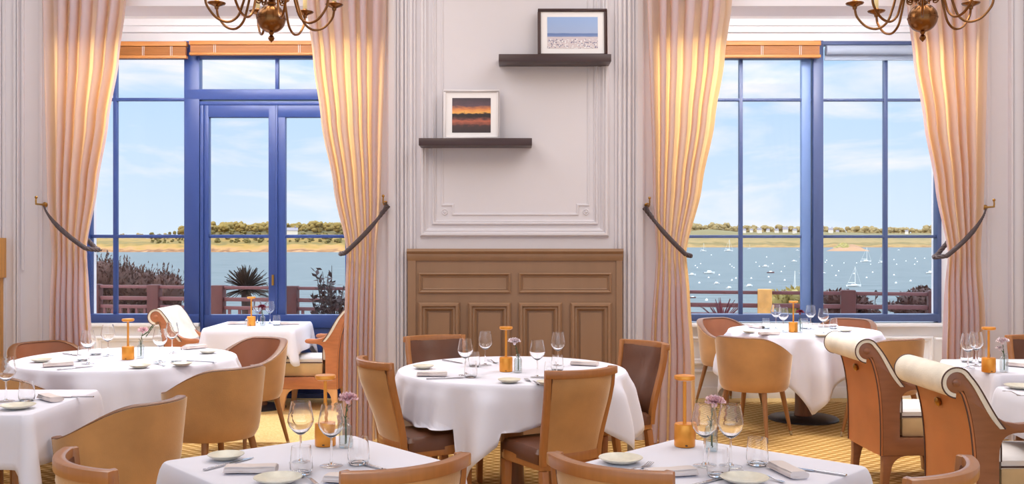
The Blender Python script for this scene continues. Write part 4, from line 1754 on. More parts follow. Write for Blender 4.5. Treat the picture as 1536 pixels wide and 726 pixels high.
K = {'glass': Kind(mk_glass), 'tumbler': Kind(mk_tumbler), 'lamp': Kind(mk_lamp('lamp')), 'vase': Kind(mk_vase),
     'plate': Kind(mk_plate(0.062, 'plate')), 'napkin': Kind(mk_napkin), 'fork': Kind(mk_fork), 'knife': Kind(mk_knife),
     'bplate': Kind(mk_plate(0.075, 'platerim')), 'shaker': Kind(mk_shaker),
     'flower': Kind(mk_flower('petal', 1)), 'flower_pale': Kind(mk_flower('petal_pale', 3)),
     'flower_two': Kind(mk_flower('petal_pale', 4, extra=True)), 'flower_leaf': Kind(mk_flower('petal', 6, leafy=True)),
     'flower_red': Kind(mk_flower('petal_red', 8, h=0.175))}
CAT = {'glass': 'wine glass', 'tumbler': 'tumbler', 'lamp': 'lamp', 'vase': 'vase', 'plate': 'plate', 'napkin': 'napkin', 'fork': 'fork',
       'knife': 'knife', 'bplate': 'plate', 'shaker': 'salt shaker', 'flower': 'flower', 'flower_pale': 'flower', 'flower_two': 'flower', 'flower_leaf': 'flower', 'flower_red': 'flower'}
ZTAB = 0.7545
GRP = {'glass': 'stemmed wine glasses on the tables', 'tumbler': 'water tumblers on the tables', 'lamp': 'gold table lamps', 'vase': 'bottle vases on the tables',
       'plate': 'bread plates on the tables', 'bplate': 'bread plates on the tables', 'napkin': 'rolled napkins on the tables', 'fork': 'forks on the tables', 'knife': 'knives on the tables'}


def ware(kind, px, py, label, px2=None, py2=None, dz=0.0):
    """kind set down where its foot is seen at (px, py); long things lie from (px, py) to (px2, py2)"""
    p = on(px, py, ZTAB)
    rz = 0.0
    if px2 is not None:
        q = on(px2, py2, ZTAB)
        d = q - p
        rz = math.atan2(d.y, d.x)
        p = (p + q) / 2
    p = Vector((p.x, p.y, ZTAB + dz))
    g = GRP.get(kind, 'cut flowers in the bottle vases' if kind.startswith('flower') else None)
    return K[kind].put(p, rz, label, CAT[kind], g)


def vase_flower(px, py, fk, vl, fl):
    ware('vase', px, py, vl)
    p = on(px, py, ZTAB)
    K[fk].put((p.x, p.y, ZTAB), 0.0, fl, 'flower', 'cut flowers in the bottle vases')


T1 = 'front table left of middle'
ware('lamp', 488, 668, 'orange gold table lamp on the ' + T1)
ware('glass', 451, 694, 'wine glass behind a tumbler, left of the lamp on the ' + T1)
ware('glass', 497, 699, 'wine glass in front of the gold lamp on the ' + T1)
ware('tumbler', 452, 711, 'tumbler in front of the left wine glass on the ' + T1)
ware('tumbler', 538, 696, 'tumbler right of the vase on the ' + T1)
vase_flower(518, 671, 'flower', 'clear bottle vase beside the lamp on the ' + T1, 'pink carnation in the vase on the ' + T1)
ware('plate', 339, 689, 'pale bread plate behind the rolled napkin on the ' + T1)
ware('napkin', 332, 709, 'rolled napkin at the left corner of the ' + T1, 422, 708)
ware('knife', 306, 706, 'knife half hidden behind the napkin on the ' + T1, 381, 687)
ware('bplate', 417, 724, 'pale plate at the front of the ' + T1)
ware('fork', 474, 727, 'fork pointing back in front of the tumbler on the ' + T1, 445, 711)
ware('napkin', 494, 722, 'rolled napkin left of the near chair on the ' + T1, 560, 726)
ware('knife', 556, 700, 'knife near the right edge of the ' + T1, 594, 710)

T2 = 'front table right of middle'
ware('lamp', 1027, 669, 'orange gold table lamp on the ' + T2)
ware('glass', 1057, 699, 'wine glass in front of the flower on the ' + T2)
ware('glass', 1096, 700, 'wine glass right of the flower on the ' + T2)
ware('tumbler', 1077, 714, 'tumbler between the two wine glasses on the ' + T2)
ware('tumbler', 1136, 697, 'tumbler right of the wine glasses on the ' + T2)
vase_flower(1067, 677, 'flower', 'clear bottle vase behind the wine glasses on the ' + T2, 'pink carnation in the vase on the ' + T2)
ware('bplate', 931, 694, 'bread plate near the left corner of the ' + T2)
ware('napkin', 962, 716, 'rolled napkin beside the near chair on the ' + T2, 1048, 711)
ware('fork', 934, 714, 'fork between plate and napkin on the ' + T2, 979, 696)
ware('napkin', 1158, 699, 'napkin lying across the right side of the ' + T2, 1206, 722)
ware('knife', 1250, 711, 'knife beyond the right-hand napkin on the ' + T2, 1190, 702)
ware('bplate', 1117, 724, 'pale plate at the front of the ' + T2)
ware('fork', 1166, 722, 'fork right of the front plate on the ' + T2, 1115, 709)
ware('knife', 1040, 729, 'knife left of the front plate on the ' + T2, 1079, 719)

T3 = 'round table before the wainscot'
ware('lamp', 759, 557, 'gold table lamp on the ' + T3)
vase_flower(777, 559, 'flower_pale', 'clear bottle vase beside the lamp on the ' + T3, 'pale pink carnation on the ' + T3)
ware('glass', 698, 563, 'wine glass, leftmost on the ' + T3)
ware('glass', 728, 548, 'wine glass left of the lamp on the ' + T3)
ware('glass', 806, 566, 'wine glass right of the flower on the ' + T3)
ware('glass', 837, 550, 'wine glass, rightmost on the ' + T3)
ware('tumbler', 711, 550, 'tumbler between the two left wine glasses on the ' + T3)
ware('tumbler', 706, 566, 'tumbler beside the leftmost wine glass of the ' + T3)
ware('tumbler', 836, 556, 'tumbler under the rightmost wine glass of the ' + T3)
ware('tumbler', 826, 567, 'tumbler beside the back of the velvet chair on the ' + T3)
ware('plate', 635, 553, 'bread plate at the left rim of the ' + T3)
ware('napkin', 623, 564, 'rolled napkin at the left rim of the ' + T3, 673, 564)
ware('knife', 645, 569, 'knife beside the left napkin on the ' + T3, 693, 567)
ware('knife', 667, 541, 'knife behind the left wine glasses on the ' + T3, 691, 545)
ware('plate', 764, 574, 'bread plate at the front rim of the ' + T3)
ware('fork', 810, 578, 'fork right of the front plate on the ' + T3, 786, 569)
ware('plate', 822, 577, 'bread plate half hidden by the velvet chair on the ' + T3)
ware('napkin', 853, 547, 'rolled napkin at the right rim of the ' + T3, 901, 549)
ware('fork', 733, 541, 'fork behind the lamp on the ' + T3, 744, 545)

T4 = 'round table before the left bay'
ware('lamp', 192, 539, 'orange gold table lamp on the ' + T4)
vase_flower(211, 537, 'flower_leaf', 'clear bottle vase beside the lamp on the ' + T4, 'mauve pink carnation with a dark bud spray on the ' + T4)
ware('glass', 132, 546, 'wine glass, leftmost on the ' + T4)
ware('glass', 162, 534, 'wine glass left of the lamp on the ' + T4)
ware('glass', 240, 543, 'wine glass right of the flower on the ' + T4)
ware('glass', 258, 530, 'wine glass, farthest right on the ' + T4)
ware('tumbler', 125, 541, 'tumbler beside the leftmost wine glass of the ' + T4)
ware('tumbler', 144, 532, 'tumbler between the two left wine glasses of the ' + T4)
ware('tumbler', 265, 543, 'tumbler right of the wine glasses on the ' + T4)
ware('plate', 62, 543, 'bread plate at the left rim of the ' + T4)
ware('napkin', 62, 551, 'rolled napkin at the left rim of the ' + T4, 112, 548)
ware('knife', 88, 555, 'knife in front of the left napkin on the ' + T4, 138, 550)
ware('knife', 96, 531, 'knife behind the left wine glass on the ' + T4, 120, 534)
ware('plate', 210, 552, 'bread plate at the front rim of the ' + T4)
ware('fork', 249, 550, 'fork right of the front plate on the ' + T4, 230, 544)
ware('plate', 273, 549, 'bread plate in front of the right tumbler on the ' + T4)
ware('knife', 292, 542, 'knife right of the tumbler on the ' + T4, 313, 543)
ware('napkin', 271, 525, 'rolled napkin at the right rim of the ' + T4, 313, 521)
ware('plate', 312, 530, 'bread plate at the right rim of the ' + T4)

T5 = 'square table at the left edge'
ware('glass', 9, 602, 'wine glass on the ' + T5)
ware('tumbler', 40, 601, 'tumbler on the ' + T5)
ware('napkin', 54, 594, 'loosely folded napkin on the ' + T5, 98, 607)
ware('bplate', 27, 613, 'pale bread plate on the ' + T5)
ware('knife', 120, 596, 'knife beyond the napkin on the ' + T5, 92, 596)

T6 = 'window table by the blue door'
ware('lamp', 377, 488.5, 'gold table lamp on the ' + T6)
vase_flower(394, 488.5, 'flower_red', 'clear bottle vase on the ' + T6, 'dark red flower on the ' + T6)
ware('glass', 386, 485, 'wine glass behind the lamp on the ' + T6)
ware('glass', 405, 485.5, 'wine glass right of the vase on the ' + T6)
ware('tumbler', 415, 488, 'tumbler on the ' + T6)
ware('napkin', 341, 486.5, 'rolled napkin left of the lamp on the ' + T6, 370, 486)
ware('napkin', 421, 487, 'rolled napkin right of the tumbler on the ' + T6, 449, 486.5)
ware('shaker', 370, 489.5, 'small glass salt shaker beside the lamp on the ' + T6)

T7 = 'round table in the right bay'
ware('lamp', 1190, 498, 'gold table lamp on the ' + T7)
vase_flower(1200, 499, 'flower_red', 'clear bottle vase beside the lamp on the ' + T7, 'dark red flower on the ' + T7)
ware('glass', 1164, 493, 'wine glass, leftmost on the ' + T7)
ware('glass', 1175, 498, 'wine glass left of the lamp on the ' + T7)
ware('glass', 1216, 494, 'wine glass right of the vase on the ' + T7)
ware('glass', 1235, 500.5, 'wine glass, rightmost on the ' + T7)
ware('tumbler', 1149, 493, 'tumbler left of the wine glasses on the ' + T7)
ware('tumbler', 1206, 493, 'tumbler behind the vase on the ' + T7)
ware('tumbler', 1250, 493, 'tumbler right of the wine glasses on the ' + T7)
ware('napkin', 1137, 502.5, 'rolled napkin at the front left of the ' + T7, 1170, 502)
ware('plate', 1124, 499.5, 'bread plate at the left rim of the ' + T7)
ware('plate', 1232, 505, 'bread plate at the front rim of the ' + T7)
ware('plate', 1268, 497.5, 'bread plate at the right rim of the ' + T7)
ware('napkin', 1226, 490.5, 'rolled napkin behind the glasses of the ' + T7, 1257, 490.5)
ware('napkin', 1126, 491, 'rolled napkin at the back left of the ' + T7, 1142, 493)

T8 = 'right-edge table near the tied curtain'
ware('lamp', 1483, 558, 'gold table lamp on the ' + T8)
vase_flower(1506, 558, 'flower_two', 'clear bottle vase beside the lamp on the ' + T8, 'two pale pink carnations on the ' + T8)
ware('glass', 1452, 552, 'wine glass, left one of the pair on the ' + T8)
ware('glass', 1464, 549, 'wine glass, right one of the pair on the ' + T8)
ware('tumbler', 1450, 543, 'tumbler left of the wine glasses on the ' + T8)
ware('tumbler', 1476, 544, 'tumbler behind the lamp on the ' + T8)
ware('napkin', 1515, 549, 'rolled napkin right of the vase on the ' + T8, 1550, 552)

T9 = 'nearest right-edge table'
ware('bplate', 1530, 583, 'bread plate on the ' + T9)
ware('fork', 1512, 589, 'fork beside the bread plate on the ' + T9, 1530, 594)


# ------------------------------------------------------------------ chandeliers
def make_chandelier():
    root = empty('chandelier')          # origin at the centre of the globe
    m = MB()
    m.ball((0, 0, 0), 0.071, 40, 26)
    m.lathe([(0.0708, -0.003), (0.0735, -0.003), (0.0735, 0.003), (0.0708, 0.003)], 40, closed=True)
    m.build('globe', 'brass', root)
    m = MB()
    m.lathe([(0.014, -0.0695), (0.01, -0.078), (0.007, -0.083), (0.013, -0.09), (0.0165, -0.099), (0.012, -0.108), (0.007, -0.113), (0.0, -0.121)], 20)
    m.build('finial', 'brass', root)
    m = MB()
    m.lathe([(0.022, 0.068), (0.026, 0.078), (0.016, 0.09), (0.022, 0.11), (0.034, 0.125), (0.034, 0.14), (0.02, 0.155), (0.014, 0.2), (0.026, 0.24),
             (0.03, 0.27), (0.016, 0.31), (0.012, 0.4), (0.02, 0.44), (0.008, 0.48)], 24)
    m.build('stem', 'brass', root)
    m = MB()
    z = 0.48
    i = 0
    while z < CEIL - 2.62:
        pts = []
        for k in range(13):
            a = 2 * PI * k / 12
            u, w = 0.011 * math.cos(a), 0.022 * math.sin(a)
            pts.append((u if i % 2 else 0, 0 if i % 2 else u, z + 0.02 + w))
        m.tube(pts, 0.003, 6)
        z += 0.036
        i += 1
    m.build('chain', 'brass', root, weld=False)

    def curve(ctrl, n):
        out = []
        P = [Vector((c[0], 0, c[1])) for c in ctrl]
        P = [P[0] * 2 - P[1]] + P + [P[-1] * 2 - P[-2]]
        for i in range(1, len(P) - 2):
            for j in range(n):
                t = j / n
                a, b, c, d = P[i - 1], P[i], P[i + 1], P[i + 2]
                out.append(0.5 * ((2 * b) + (c - a) * t + (2 * a - 5 * b + 4 * c - d) * t * t + (3 * b - a - 3 * c + d) * t ** 3))
        out.append(P[-2])
        return out
    tiers = [(8, 0.0, 1.0, 0.0, 22.5), (4, 0.0, 0.62, 0.215, 12)]
    for cnt, _, sc_, dz, off in tiers:
        for k in range(cnt):
            a = (off + 360 / cnt * k) * DEG
            R = Matrix.Rotation(a, 4, 'Z') @ Matrix.Translation((0, 0, dz))
            m = MB()
            ctrl = [(0.030, 0.135), (0.07, 0.165), (0.115, 0.14), (0.14, 0.06), (0.165, -0.005), (0.21, -0.036), (0.265, -0.022), (0.31, 0.03), (0.322, 0.075)]
            pth = curve([(0.03 + (r - 0.03) * sc_, z) for r, z in ctrl], 7)
            m.tube(pth, 0.0062, 9, mx=R)
            arm = m.build('arm', 'brass', root)
            rr = 0.03 + (0.322 - 0.03) * sc_
            m = MB()
            m.lathe([(0.0, 0.072), (0.010, 0.073), (0.012, 0.085), (0.022, 0.09), (0.042, 0.098), (0.046, 0.104), (0.044, 0.106), (0.03, 0.099), (0.014, 0.098), (0.016, 0.112), (0.012, 0.118), (0.0, 0.118)], 24, c=(rr, 0, 0), mx=R)
            m.build('drip_pan', 'brass', arm)
            m = MB()
            m.lathe([(0.0105, 0.1185), (0.011, 0.12), (0.0105, 0.2), (0.008, 0.205), (0.0, 0.206)], 14, c=(rr, 0, 0), mx=R)
            m.build('candle', 'candle', arm)
    for k in range(8):
        R = Matrix.Rotation((45 * k) * DEG, 4, 'Z')
        m = MB()
        pts = []
        for i in range(26):
            t = i / 25
            th = t * 2.6 * PI
            r = 0.021 * (1 - 0.72 * t)
            pts.append((0.062 + r * math.cos(th - PI * 0.6), 0, 0.098 + r * math.sin(th - PI * 0.6)))
        m.tube([(0.03, 0, 0.128), (0.045, 0, 0.115)] + pts, 0.0042, 7, mx=R)
        pts = [(0.096 + 0.013 * (1 - 0.7 * i / 18) * math.cos(-i * 0.38 + 2.2), 0, 0.112 + 0.013 * (1 - 0.7 * i / 18) * math.sin(-i * 0.38 + 2.2)) for i in range(19)]
        m.tube([(0.07, 0, 0.125)] + pts, 0.0035, 7, mx=R)
        m.build('scroll', 'brass', root)
    return root


CH = Kind(make_chandelier)
p = at(407, 28, 5.0)
CH.put(p, 0.06, 'brass globe chandelier hanging in front of the left bay', 'chandelier', 'brass chandeliers')
p = at(1384, 27, 5.0)
CH.put(p, 0.0, 'brass globe chandelier hanging in front of the right bay', 'chandelier', 'brass chandeliers')

# ------------------------------------------------------------------ terrace outside
rngx = random.Random(77)
mb = MB()
mb.bb(-14, 14, 9.76, 16.5, -0.35, -0.12)
mb.bb(-14, 14, 16.3, 16.5, -12, -0.12)
struct(mb.build('terrace', 'terrace'), 'stone terrace outside the windows')

# fence: a line of posts running slightly towards the house at the right
FA = Vector((X(143, 13.2), 13.2))
FB = Vector((X(1403, 11.2), 11.2))
fdir = (FB - FA)


def fence_at(px):
    """where the fence line crosses the sight line of px"""
    k = (px - 768) / F
    # FA.x + s*dx = k*(FA.y + s*dy)
    s = (k * FA.y - FA.x) / (fdir.x - k * fdir.y)
    return FA + fdir * s


fence = empty('terrace_fence', (FA.x, FA.y, -0.12), math.atan2(fdir.y, fdir.x))
tag(fence, 'russet wooden fence of posts, rails and balusters along the terrace', 'fence')
FL_ = fdir.length


def fs(px):
    q = fence_at(px)
    return (q - FA).dot(fdir) / FL_


posts = [(fs(p), p) for p in (45, 143, 232, 328, 438, 545, 655, 770, 890, 1020, 1147, 1272, 1403, 1540)]
m0 = None
for s, p in posts:
    zt = 0.12 + (0.945 if p < 900 else 0.955)
    m = MB()
    m.bb(s - 0.08, s + 0.08, -0.06, 0.06, 0.0, zt)
    o = m.build('post', 'sunlit_post' if p == 1147 else 'fence', fence, bevel=0.012)
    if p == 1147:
        o['label'] = 'fence post coloured as if sunlit'
for (s0, p0), (s1, p1) in zip(posts, posts[1:]):
    for nm, zc, hh, mt in (('top_rail', 1.035, 0.04, 'fence_rail'), ('middle_rail', 0.885, 0.05, 'fence_rail'), ('lower_rail', 0.775, 0.045, 'fence_rail'), ('lower_rail', 0.16, 0.05, 'fence_rail')):
        m = MB()
        m.bb(s0 + 0.08, s1 - 0.08, -0.022, 0.022, zc - hh / 2, zc + hh / 2)
        m.build(nm, mt, fence, bevel=0.006)
    n = 6
    for i in range(n):
        s = s0 + 0.08 + (s1 - s0 - 0.16) * (i + 0.5) / n
        m = MB()
        m.bb(s - 0.016, s + 0.016, -0.014, 0.014, 0.185, 0.7525)
        m.build('baluster', 'fence_rail', fence)


# plants
def leaf_quads(m, pts, size, rng, up=0.3, ratio=0.35):
    for p, out in pts:
        d = (out * rng.uniform(0.4, 1.0) + Vector((rng.uniform(-1, 1), rng.uniform(-1, 1), rng.uniform(-0.5, 1) + up)) * 0.8).normalized()
        s = d.cross(Vector((rng.uniform(-1, 1), rng.uniform(-1, 1), rng.uniform(-1, 1)))).normalized()
        L = size * rng.uniform(0.6, 1.3)
        m.add([p - d * L * 0.4, p + s * L * ratio, p + d * L * 0.8, p - s * L * ratio], [(0, 1, 2, 3)])


def bush(name, loc, blobs, nleaf, size, mt, label, cat, seed, up=0.3, ratio=0.35, tips=0):
    """blobs: list of (dx, dy, z, rx, ry, rz) lumps in metres above the terrace"""
    rng = random.Random(seed)
    root = empty(name, (loc[0], loc[1], -0.12))
    tag(root, label, cat)
    core = MB()
    for dx, dy, z, rx, ry, rz in blobs:
        core.ball((dx, dy, z), 1.0, 14, 9, (rx * 0.9, ry * 0.85, rz * 0.9))
    lv = MB()
    vol = [b[3] * b[5] for b in blobs]
    pts = []
    for i in range(nleaf):
        b = rng.choices(blobs, vol)[0]
        v = Vector((rng.gauss(0, 1), rng.gauss(0, 1), rng.gauss(0, 1))).normalized()
        q = rng.uniform(0.78, 1.04)
        p = Vector((b[0] + v.x * b[3] * q, b[1] + v.y * b[4] * q, b[2] + v.z * b[5] * q))
        if p.z > 0.02:
            pts.append((p, v))
    leaf_quads(lv, pts, size, rng, up, ratio)
    for i in range(tips):
        b = rng.choices(blobs, vol)[0]
        v = Vector((rng.gauss(0, 1), rng.gauss(0, 0.5), abs(rng.gauss(0.6, 0.6)))).normalized()
        p = Vector((b[0] + v.x * b[3], b[1] + v.y * b[4], b[2] + v.z * b[5]))
        d = (v + Vector((rng.uniform(-0.3, 0.3), rng.uniform(-0.3, 0.3), 0.9))).normalized()
        leaf_quads(lv, [(p + d * (0.03 * k), d) for k in range(5)], size * 0.8, rng, up, ratio)
    lv.v += []
    o = len(lv.v)
    lv.v += core.v
    lv.f += [tuple(o + i for i in f) for f in core.f]
    lv.build('foliage', mt, root, sharp=180, weld=False)
    st = MB()
    for i in range(5):
        b = rng.choice(blobs)
        st.tube([(b[0] * 0.6, b[1] * 0.6, 0.0), (b[0] * 0.9, b[1], b[2] * 0.6), (b[0], b[1], b[2])], 0.012, 6, scale=[1, 0.8, 0.4])
    st.build('branches', 'twig', root)
    return root


Db = 14.6
def bb_(px, py, rx, rz, ry=0.35, D=None):
    D = D or Db
    return (X(px, D), Z(py, D) + 0.12, rx * D / F, rz * D / F, ry)


def blobs_px(cx, lst, D):
    x0 = X(cx, D)
    return [(X(px, D) - x0, 0.0 if i % 2 else 0.08, Z(py, D) + 0.12, rx * D / F, 0.32, rz * D / F) for i, (px, py, rx, rz) in enumerate(lst)]


bush('hedge_bush', (X(205, 14.4), 14.4), blobs_px(205, [(118, 425, 30, 36), (150, 420, 30, 32), (180, 428, 32, 32), (210, 434, 30, 30), (240, 438, 28, 30), (258, 440, 17, 28),
                                                       (130, 470, 34, 40), (175, 478, 34, 40), (220, 480, 34, 40), (248, 475, 24, 36)], 14.4),
     9500, 0.05, 'shrub', 'wide dark russet hedge bush behind the fence beyond the left panes', 'bush', 5, up=0.9, ratio=0.22, tips=420)
bush('hedge_bush', (X(1188, 12.8), 12.8), blobs_px(1188, [(1172, 452, 13, 17), (1190, 447, 16, 15), (1205, 452, 14, 18), (1188, 480, 24, 26)], 12.8),
     1500, 0.05, 'green_shrub', 'green gold shrub behind the fence, right of the post coloured as sunlit', 'bush', 6)
bush('hedge_bush', (X(1272, 12.6), 12.6), blobs_px(1272, [(1250, 449, 14, 12), (1265, 449, 18, 14), (1290, 456, 16, 14), (1300, 468, 14, 12), (1265, 480, 36, 26)], 12.6),
     1900, 0.05, 'maroon_shrub', 'dark shrub behind the russet post in the right window', 'bush', 7)
bush('hedge_bush', (X(1385, 12.4), 12.4), blobs_px(1385, [(1345, 462, 12, 8), (1368, 452, 16, 14), (1388, 447, 18, 16), (1408, 446, 16, 16), (1430, 450, 18, 20), (1380, 478, 40, 26)], 12.4),
     2000, 0.05, 'maroon_shrub', 'maroon shrub in the lower right corner of the right window', 'bush', 9)


def leafy_shrub(loc, hgt, spread, n, leaf, mt, label, seed):
    rng = random.Random(seed)
    root = empty('leafy_shrub', (loc[0], loc[1], -0.12))
    tag(root, label, 'shrub')
    st, lv = MB(), MB()
    for i in range(n):
        a = rng.uniform(0, 6.28)
        r = spread * math.sqrt(rng.uniform(0.02, 1))
        h = hgt * rng.uniform(0.62, 1.0) * (1 - 0.25 * (r / spread) ** 2)
        e = Vector((r * math.cos(a), r * math.sin(a) * 0.7, h))
        mid = Vector((e.x * 0.35, e.y * 0.35, h * 0.5))
        st.tube([(0, 0, 0), mid, e], 0.011, 5, scale=[1, 0.7, 0.3])
        for k in range(16):
            t = rng.uniform(0.38, 1.02)
            p = mid.lerp(e, (t - 0.5) * 2) if t > 0.5 else Vector((0, 0, 0)).lerp(mid, t * 2)
            d = Vector((rng.uniform(-1, 1), rng.uniform(-1, 1), rng.uniform(-0.2, 1))).normalized()
            s = d.cross(Vector((rng.uniform(-1, 1), rng.uniform(-1, 1), 1))).normalized()
            L = leaf * rng.uniform(0.7, 1.25)
            lv.add([p, p + d * L * 0.5 + s * L * 0.26, p + d * L, p + d * L * 0.5 - s * L * 0.26], [(0, 1, 2, 3)])
    st.build('branches', 'twig', root)
    lv.build('foliage', mt, root, sharp=180, weld=False)
    return root


leafy_shrub((X(497, 11.9), 11.9, 0), Z(392, 11.9) + 0.12, 0.27, 44, 0.085, 'olive_leaf', 'dark small-leaved shrub before the fence, beside the left bay curtain', 3)
leafy_shrub((X(1306, 12.0), 12.0, 0), Z(424, 12.0) + 0.12, 0.14, 7, 0.07, 'olive_leaf', 'thin sprig with maroon leaves rising above the shrubs', 4)


def spiky(name, loc, c, n, L, w, mt, label, seed, trunk, flat=0.0):
    rng = random.Random(seed)
    root = empty(name, (loc[0], loc[1], -0.12))
    tag(root, label, 'palm' if trunk else 'plant')
    m = MB()
    for i in range(n):
        a = rng.uniform(0, 6.28)
        e = rng.uniform(-0.25, 1.45) if trunk else rng.uniform(0.75, 1.4)
        d = Vector((math.cos(a) * math.cos(e), math.sin(a) * math.cos(e), math.sin(e)))
        s = Vector((-math.sin(a), math.cos(a), 0))
        l = L * rng.uniform(0.75, 1.1)
        nn = d.cross(s)
        pts = []
        for k in range(6):
            t = k / 5
            p = c + d * l * t + Vector((0, 0, -0.10 * l * t * t))
            ww = w * (0.5 + 1.2 * t - 1.7 * t * t) if t < 1 else 0.001
            pts += [p - s * max(ww, 0.001) + nn * 0.003, p - nn * w * 0.25, p + s * max(ww, 0.001) + nn * 0.003]
        fs_ = []
        for k in range(5):
            b = k * 3
            fs_ += [(b, b + 1, b + 4, b + 3), (b + 1, b + 2, b + 5, b + 4)]
        m.add(pts, fs_)
    m.build('leaves', mt, root, sharp=180, weld=False)
    if trunk:
        m = MB()
        m.tube([(0, 0, 0), (0.01, 0, c.z * 0.5), c], 0.07, 12, scale=[1.1, 0.9, 1])
        m.build('trunk', 'twig', root)
    return root


D = 14.0
spiky('yucca_palm', (X(369, D), D), Vector((0, 0, Z(434, D) + 0.12)), 260, 0.36, 0.02, 'palm', 'dark spiky palm behind the fence beyond the glazed door', 2, True)
D = 12.6
spiky('yucca_palm', (X(412, D + 2.7), D + 2.7), Vector((0, 0, Z(446, D + 2.7) + 0.12)), 40, 0.30, 0.017, 'palm', 'small dark palm half hidden by the blue door stile', 6, True)
D = 11.2
spiky('flax_plant', (X(1082, D), D), Vector((0, 0, Z(488, D) + 0.12)), 34, 0.34, 0.016, 'flax', 'bronze red spiky flax plant in the lower left of the right window', 4, False)

# ------------------------------------------------------------------ sea, coast, boats
ZSEA = -12.0
mb = MB()
mb.add([(-6000, 16.6, ZSEA), (6000, 16.6, ZSEA), (6000, 7000, ZSEA), (-6000, 7000, ZSEA)], [(0, 1, 2, 3)])
struct(mb.build('sea', 'sea'), 'blue grey water of the bay')


def coast(name, D0, px0, px1, prof, depth, mt, label, seed):
    """prof: list of (px, py_top, py_sand): skyline of the bare ground and top of the beach"""
    mb = MB()
    n = int((px1 - px0) / 3)
    rows = [0, 0.03, 0.08, 0.15, 0.24, 0.33, 0.6, 1.0]

    def fn(u, v):
        px = px0 + (px1 - px0) * u
        t = rows[int(round(v * (len(rows) - 1)))]
        D = D0 + depth * t
        yt = lerp_tab([(a, b) for a, b, c in prof], px)
        ys = lerp_tab([(a, c) for a, b, c in prof], px)
        zt, zs = Z(yt, D0 + 152), Z(ys, D0 + 40)
        if t <= 0.08:
            z = ZSEA - 0.5 + (zs - ZSEA + 0.5) * (t / 0.08)
        else:
            z = zs + (zt - zs) * smooth(0.08, 0.33, t)
        z += mnoise.noise((px * 0.11, t * 4, seed)) * (1.2 if t > 0.1 else 0.0)
        return (X(px, D0) * (1 + 0.05 * t), D + 8 * mnoise.noise((px * 0.05, 3, seed)), z)
    mb.grid(fn, n, len(rows))
    return struct(mb.build(name, mt, sharp=180), label)


coast('hill', 1330, -600, 760, [(-600, 352, 367), (-200, 358, 368), (60, 357, 367), (190, 357, 367), (240, 354, 366), (270, 349, 366), (320, 347, 366), (520, 346, 367), (700, 352, 368), (760, 362, 372)], 460, 'headland',
      'sandy headland across the water beyond the left window', 1)
coast('hill', 2500, 560, 2300, [(560, 357, 368), (900, 352, 367), (1040, 347, 366), (1075, 344, 366), (1130, 348, 366), (1200, 348, 366), (1260, 348, 365), (1330, 350, 365), (1420, 350, 366), (1640, 352, 367), (2300, 349, 366)], 420, 'farland',
      'low far coast beyond the right window', 2)


def make_tree(seed, mt='tree'):
    def f():
        rng = random.Random(seed)
        m = MB()
        for k in range(15):
            a = rng.uniform(0, 6.28)
            r = rng.uniform(0.1, 0.62)
            c = Vector((r * math.cos(a), r * math.sin(a) * 0.8, rng.uniform(0.3, 1.2)))
            q = rng.uniform(0.22, 0.44)
            i0 = len(m.v)
            m.ball(c, q, 12, 8, (1, 1, 0.82))
            for i in range(i0, len(m.v)):
                p = m.v[i]
                d = (p - c).normalized()
                m.v[i] = p + d * 0.10 * mnoise.noise(p * 5 + Vector((seed, 0, 0)))
        m.tube([(0, 0, -0.35), (0.02, 0, 0.3), (0, 0, 0.9)], 0.07, 8)
        return m.build('tree', mt, sharp=180, weld=False)
    return f


TR = [Kind(make_tree(s)) for s in (1, 2, 3, 4)]
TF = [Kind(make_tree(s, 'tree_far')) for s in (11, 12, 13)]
TG = [Kind(make_tree(s, 'gold_bush')) for s in (21, 22)]
rng = random.Random(31)
placed = [(X(437, 1443), 1443, 13)]


def plant_trees(kinds, prof, D0, D1, px0, px1, count, r0, r1, label, group):
    n, tries = 0, 0
    while n < count and tries < 6000:
        tries += 1
        px = rng.uniform(px0, px1)
        D = rng.uniform(D0, D1)
        r = rng.uniform(r0, r1)
        x = X(px, D)
        if any((x - a) ** 2 + (D - b) ** 2 < (r + q) ** 2 * 1.08 for a, b, q in placed):
            continue
        placed.append((x, D, r))
        zg = Z(lerp_tab(prof, px), min(D, 1480) if D < 2000 else 2655) - 0.3 * r
        o = kinds[n % len(kinds)].put((x, D, zg), rng.uniform(0, 6.28), label, 'tree', group)
        o.scale = (r, r, r * rng.uniform(0.9, 1.2))
        n += 1


plant_trees(TR, [(255, 351), (290, 350), (330, 347), (420, 346), (520, 347), (700, 352)], 1450, 1720, 312, 545, 120, 8, 14,
            'olive tree in the wood on the headland beyond the glazed door', 'trees on the near headland')
plant_trees(TR, [(255, 351), (300, 350)], 1440, 1540, 266, 300, 5, 8, 11,
            'olive tree at the left end of the headland wood, beside the blue mullion', 'trees at the end of the headland')
def slope_z(px, D):
    """height of the headland's seaward slope"""
    zt, zs = Z(lerp_tab([(60, 357), (190, 357), (240, 354), (270, 349), (320, 347), (700, 347)], px), 1482), Z(366, 1370)
    return zs + (zt - zs) * smooth(0.08, 0.33, (D - 1330) / 460.0)


